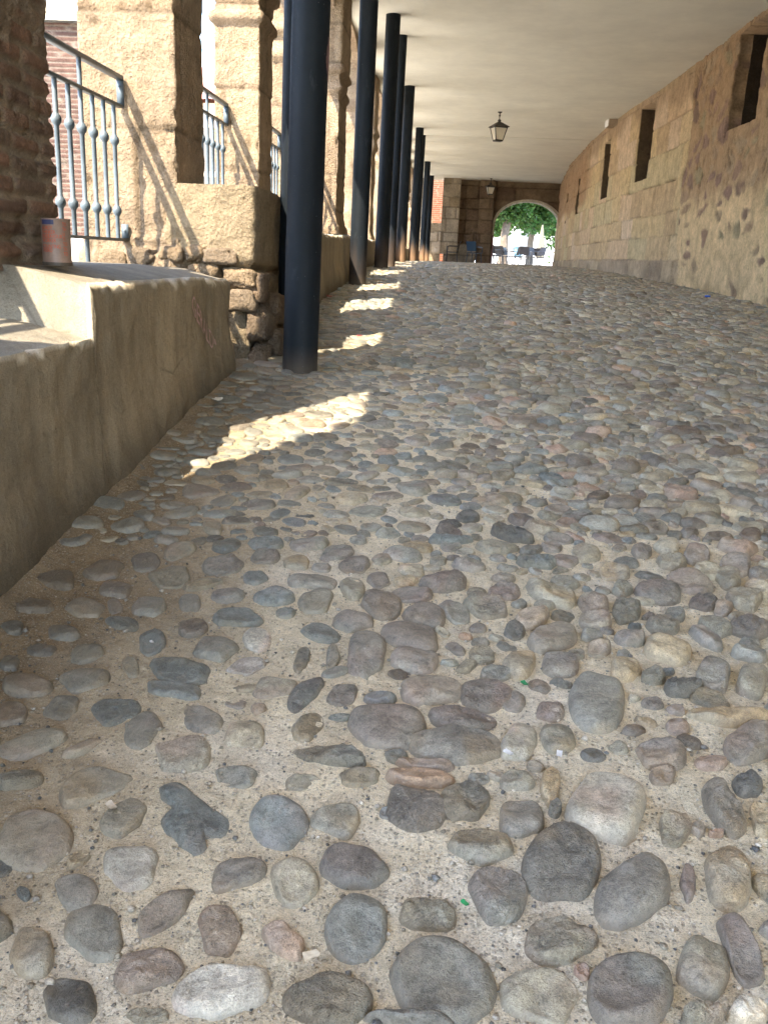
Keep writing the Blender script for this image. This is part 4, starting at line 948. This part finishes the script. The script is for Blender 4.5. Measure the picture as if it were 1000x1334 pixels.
# ------------------------------------------------------------------ trees outside
def tree(loc, h, r, crown, seed, label, nleaf=14000, lean=.2):
    rr = np.random.default_rng(seed); t = empty('plane_tree', loc); tag(t, label, 'tree', 'trees beyond the arch')
    m = MB(); m.tube([(0, 0, -.1), (.02, 0, .25), (.05*lean, 0, h*.5), (lean, .1, h)], (r*1.35, r, r*.85, r*.75), 14)
    limbs = []
    for k in range(7):
        a = k*2*math.pi/7+rr.uniform(-.3, .3); L = crown*rr.uniform(.6, .95); e = np.array([lean+L*math.cos(a), .1+L*math.sin(a), h+L*rr.uniform(.55, 1.0)])
        s = np.array([lean, .1, h-.1]); mid = (s+e)/2+np.array([0, 0, .25*L]); m.tube([s, mid, e], (r*.55, r*.35, r*.12), 8); limbs.append((s, mid, e))
    m.build('trunk', MTRUNK, t)
    cl = []
    for s, mid, e in limbs:
        for k in range(12):
            q = rr.random(); p = (1-q)**2*s+2*q*(1-q)*mid+q*q*e; cl.append((p+rr.normal(0, crown*.2, 3)+np.array([0, 0, .0]), crown*rr.uniform(.16, .34)))
    for k in range(16):
        v = rr.normal(0, 1, 3); v /= np.linalg.norm(v); cl.append((np.array([lean, .1, h+crown*.7])+v*np.array([crown*.95, crown*.95, crown*.6])*rr.uniform(.5, 1), crown*rr.uniform(.16, .3)))
    k = rr.integers(0, len(cl), nleaf); ctr = np.array([cl[i][0] for i in k]); rad = np.array([cl[i][1] for i in k])
    v = rr.normal(0, 1, (nleaf, 3)); v /= np.linalg.norm(v, axis=1)[:, None]; P = ctr+v*(rad*rr.random(nleaf)**.4)[:, None]
    u = rr.normal(0, 1, (nleaf, 3)); u[:, 2] *= .5; u /= np.linalg.norm(u, axis=1)[:, None]; w = np.cross(u, rr.normal(0, 1, (nleaf, 3))); w /= np.linalg.norm(w, axis=1)[:, None]
    s = rr.uniform(.09, .17, nleaf)[:, None]
    Q = np.stack([P-u*s, P-w*s*.55+u*s*.1, P+u*s, P+w*s*.55+u*s*.1], 1)
    g_ = np.array([.03, .085, .022])*rr.uniform(.6, 1.5, (nleaf, 1))*np.array([1, 1, 1])+np.array([.03, .03, 0])*rr.random((nleaf, 1))
    m = MB(); m.add(Q.reshape(-1, 3), np.arange(nleaf*4).reshape(-1, 4), np.repeat(g_, 4, 0)); m.build('crown', MLEAF, t, smooth_=False)
tree((2.72, 49.2, gz), 2.9, .26, 2.3, 1, 'plane tree with the thickest grey trunk, centre left of the arch')
tree((4.35, 52.0, gz), 2.7, .2, 2.4, 2, 'tree with a slimmer trunk, right of the arch centre')
tree((3.4, 60.0, gz), 2.4, .10, 2.8, 3, 'thin stemmed tree farther off between the two nearer trunks', 9000)
tree((6.6, 58.0, gz), 2.2, .2, 3.0, 4, 'leafy tree behind the closed parasol', 9000)
# white building beyond
wb = empty('white_building', (2, 74, gz)); tag(wb, 'bright white rendered building far beyond the trees', 'building')
m = MB(); m.box(-16, 16, 0, 8, -.2, 9.); m.build('wall', MWH, wb, smooth_=False)
for k in range(7):
    for z in (1.0, 4.2, 6.8):
        m = MB(); x = -14+k*4.2; m.box(x, x+1.2, -.06, -.003, z, z+1.5, col=(.12, .13, .14)); m.build('window', MATT, wb, smooth_=False)
m = MB(); m.box(-16.3, 16.3, -.4, 8.3, 9.003, 9.25, col=(.42, .2, .12)); m.build('roof', MATT, wb, smooth_=False)

# ------------------------------------------------------------------ plaza outside and what stands there
mb = MB(); ysp = np.concatenate([np.linspace(-40, -2, 20), np.arange(-1.6, 16, .08), np.linspace(16.2, 140, 60)]); xsp = np.concatenate([np.linspace(-60, -8, 22), np.linspace(-7.6, -2.40, 60)])
A, B = np.meshgrid(ysp, xsp, indexing='ij')
def plaza_z(X, Y): return np.interp(Y, [-40, -2, 3.0, 3.13, 5.4, 7, 12, 40], [-1.0, -.5, -.33, -.15, -.14, .02, .17, .0])
mb.grid(np.stack([B, A, plaza_z(B, A)+.006*fbm(B*3, A*3, 0, 130)], -1), np.array([.64, .58, .48])*(1+.08*fbm(B*.7, A*.7, 0, 131)[..., None]), flip=True)
ysp = np.linspace(40.2, 150, 60); xsp = np.linspace(-2.4, 60, 40); A, B = np.meshgrid(ysp, xsp, indexing='ij')
mb.grid(np.stack([B, A, np.full(A.shape, gz-.006)], -1), (.48, .43, .35), flip=True)
ysp = np.linspace(-60, -8.95, 30); xsp = np.linspace(-2.4, 60, 40); A, B = np.meshgrid(ysp, xsp, indexing='ij')
mb.grid(np.stack([B, A, g(B*0+1, A)-.01], -1), (.60, .55, .46), flip=True)
o = mb.build('plaza_ground', MCON); tag(o, 'pale sunlit paving of the square outside', kind='structure')
# brick pier with a cream stone cap
r = empty('brick_pier', (-4.17, 9.4, .05)); tag(r, 'striped thin brick pier with cream stone cap behind the near railing', 'pier')
bb = Ashlar(0, 6, [.045]*60, -.05, .22, .26, 140)
def pier_col(u, z, X, Y):
    row, idn, dj, r1, r2 = bb(u, z); j = smooth(.010, .004, dj)
    return pick([(.12, .07, .056), (.105, .062, .05), (.135, .08, .062)], r1)*(1-j[..., None])+np.array([.20, .16, .13])*j[..., None], -.006*j
m = MB(); blob_prism(m, -4.62, -3.56, 9.0, 9.8, -.05, 2.0, 280, lambda z: .03*float(smooth(.1, .08, z)), pier_col, .003, 5, .012, 30, .05); m.build('shaft', MBR, r, org=np.array([-4.17, 9.4, .05]))
m = MB(); blob_prism(m, -4.7, -3.48, 8.92, 9.88, 2.003, 2.16, 6, lambda z: 0, lambda u, z, X, Y: (np.broadcast_to(np.array([.68, .62, .5]), X.shape+(3,)), 0*X), .01, 6, .03, 31, .05); m.build('cap', MST, r, org=np.array([-4.17, 9.4, .05]))
# houses across the square
def house(x0, x1, y0, y1, h, col, label, ns=5):
    r = empty('house', ((x0+x1)/2, y0, 0)); tag(r, label, 'house', 'houses across the square'); org = np.array([(x0+x1)/2, y0, 0])
    m = MB(); m.box(x0, x1, y0, y1, -.5, h, col=col); m.build('wall', MATT, r, smooth_=False, org=org)
    m = MB(); xr = np.linspace(x0-.4, x1+.4, 90); n = 12; yr = np.linspace(y0-.5, (y0+y1)/2, n); A, B = np.meshgrid(yr, xr, indexing='ij')
    m.grid(np.stack([B, A, h+.02+(A-y0+.5)*.38+.05*np.abs(np.sin(B*9))], -1), np.array([.46, .20, .13])*(1+.2*vnoise(B*5, A*3, 0, 5)[..., None]), flip=True)
    yr = np.linspace((y0+y1)/2, y1+.5, n); A, B = np.meshgrid(yr, xr, indexing='ij'); m.grid(np.stack([B, A, h+.02+(y1+.5-A)*.38+.05*np.abs(np.sin(B*9))], -1), (.46, .2, .13), flip=True)
    m.build('roof', MATT, r, org=org)
    for k in range(ns):
        x = x0+(k+.5)*(x1-x0)/ns
        for z in (1.0, h*.55):
            m = MB(); m.box(x-.45, x+.45, y0-.05, y0-.003, z, z+1.3, col=(.10, .09, .08)); m.build('window', MATT, r, smooth_=False, org=org)
house(-17, -7.2, 30, 38, 4.5, (.62, .52, .40), 'tiled roof house glimpsed in the slit between the stone pillars')
house(-30, -19, 26, 34, 6.5, (.66, .58, .46), 'pale house farther left across the square')
m = None
mb = MB(); mb.box(-34, -30.5, -14, 24, -.8, 6.5, col=(.60, .50, .38)); tag(mb.build('house', MATT, smooth_=False), 'long plain house along the far side of the square', 'house', 'houses across the square')

mb = MB(); mb.box(-5.3, -2.31, -12, -3.8, -1.5, 11, col=(.62, .54, .42)); tag(mb.build('house', MATT, smooth_=False), 'added plain block, unseen behind the viewer, keeping sun off the near bays', 'house')  # added unseen volume, blocks the sun from the nearest bays
# ------------------------------------------------------------------ small things
m = MB(); m.box(3.42, 3.62, 22.3, 22.75, 3.17, 3.312, col=(.33, .25, .17)); m.box(3.40, 3.42, 22.29, 22.76, 3.165, 3.313, col=(.75, .72, .66))
tag(m.build('beam_end', MATT, smooth_=False), 'short boxed beam end with white face where wall meets ceiling', 'beam end')
def bit(px, py, name, label, cat, col, sz, h=.03, kind='flat'):
    P = on_ground(px, py, h); m = MB(); rr = np.random.default_rng(int(px))
    if kind == 'flat':
        n = 8; u, v = np.meshgrid(np.linspace(-1, 1, n), np.linspace(-1, 1, n), indexing='ij'); z = .2*u*u+.1*v-.15*u*v+.08*rr.normal(0, 1, u.shape)
        a = rr.uniform(0, 3); x_, y_ = u*sz, v*sz*.55
        for dz, fl in ((.0012, True), (-.0012, False)): m.grid(np.stack([x_*math.cos(a)-y_*math.sin(a), x_*math.sin(a)+y_*math.cos(a), z*sz*.5+dz], -1), col, flip=fl)
    else: m.lathe([(0, .6*sz), (sz*.92, .6*sz), (sz, .5*sz), (sz, 0), (sz*.9, 0), (sz*.85, .45*sz), (0, .5*sz)], 0, 0, 20, col=col)
    o = m.build(name, MATT); o.location = P; tag(o, label, cat)
bit(283, 520, 'paper_scrap', 'white paper scrap lying by the foot of the parapet wall', 'paper', (.8, .78, .72), .035)
bit(605, 1176, 'glass_shard', 'green glass shard between the big near cobbles, lower centre', 'shard', (.04, .36, .12), .007, .02)
bit(683, 890, 'glass_shard', 'small green shard beside a half buried grey stone, right of centre', 'shard', (.03, .28, .1), .011, .02)
bit(921, 387, 'bottle_cap', 'blue plastic bottle cap at the foot of the rubble wall', 'bottle cap', (.02, .10, .5), .035, .04, 'cap')
bit(468, 437, 'wrapper', 'red scrap of wrapper lying between the two sun patches', 'wrapper', (.25, .03, .03), .018, .03)
bit(432, 386, 'wrapper', 'dark red wrapper at the foot of the low wall behind the nearest column', 'wrapper', (.25, .04, .04), .05, .03)
bit(662, 980, 'plaster_flake', 'white plaster flake by the pale cobble right of centre', 'flake', (.8, .8, .78), .011, .02)
bit(728, 982, 'plaster_flake', 'white flake below the grey pear shaped cobble', 'flake', (.78, .78, .76), .011, .02)
bit(198, 836, 'plaster_flake', 'tiny white splash flake on a bluish cobble at the left', 'flake', (.8, .8, .8), .006, .035)
bit(145, 1049, 'twig', 'thin pale twig by an olive cobble, lower left', 'twig', (.6, .52, .4), .012, .02)
bit(405, 1244, 'twig', 'pale splinter at the end of the red cobble', 'twig', (.65, .55, .4), .012, .02)

# ------------------------------------------------------------------ light
SUN = nrm([-.66, -1., 1.41]); el = math.asin(SUN[2]); az = math.atan2(SUN[0], SUN[1])
ld = bpy.data.lights.new('sun', 'SUN'); ld.energy = 2.0; ld.angle = math.radians(.5); ld.color = (1., .88, .70)
lo = bpy.data.objects.new('sun', ld); lo.rotation_euler = Vector(SUN).to_track_quat('Z', 'Y').to_euler(); lo.location = (-20, -20, 30); COL.objects.link(lo)
w = bpy.data.worlds.new('World'); SC.world = w; w.use_nodes = True; nt = w.node_tree; nt.nodes.clear()
sk = nt.nodes.new('ShaderNodeTexSky'); sk.sky_type = 'NISHITA'; sk.sun_disc = False; sk.sun_elevation = el; sk.sun_rotation = az % (2*math.pi); sk.altitude = 300
bg = nt.nodes.new('ShaderNodeBackground'); bg.inputs[1].default_value = .15; ou = nt.nodes.new('ShaderNodeOutputWorld')
nt.links.new(sk.outputs[0], bg.inputs[0]); nt.links.new(bg.outputs[0], ou.inputs[0])
SC.view_settings.view_transform = 'Standard'; SC.view_settings.look = 'None'; SC.view_settings.exposure = 3.42; SC.view_settings.gamma = 1
SC.cycles.max_bounces = 8; SC.cycles.diffuse_bounces = 6; SC.cycles.glossy_bounces = 3; SC.cycles.use_denoising = True
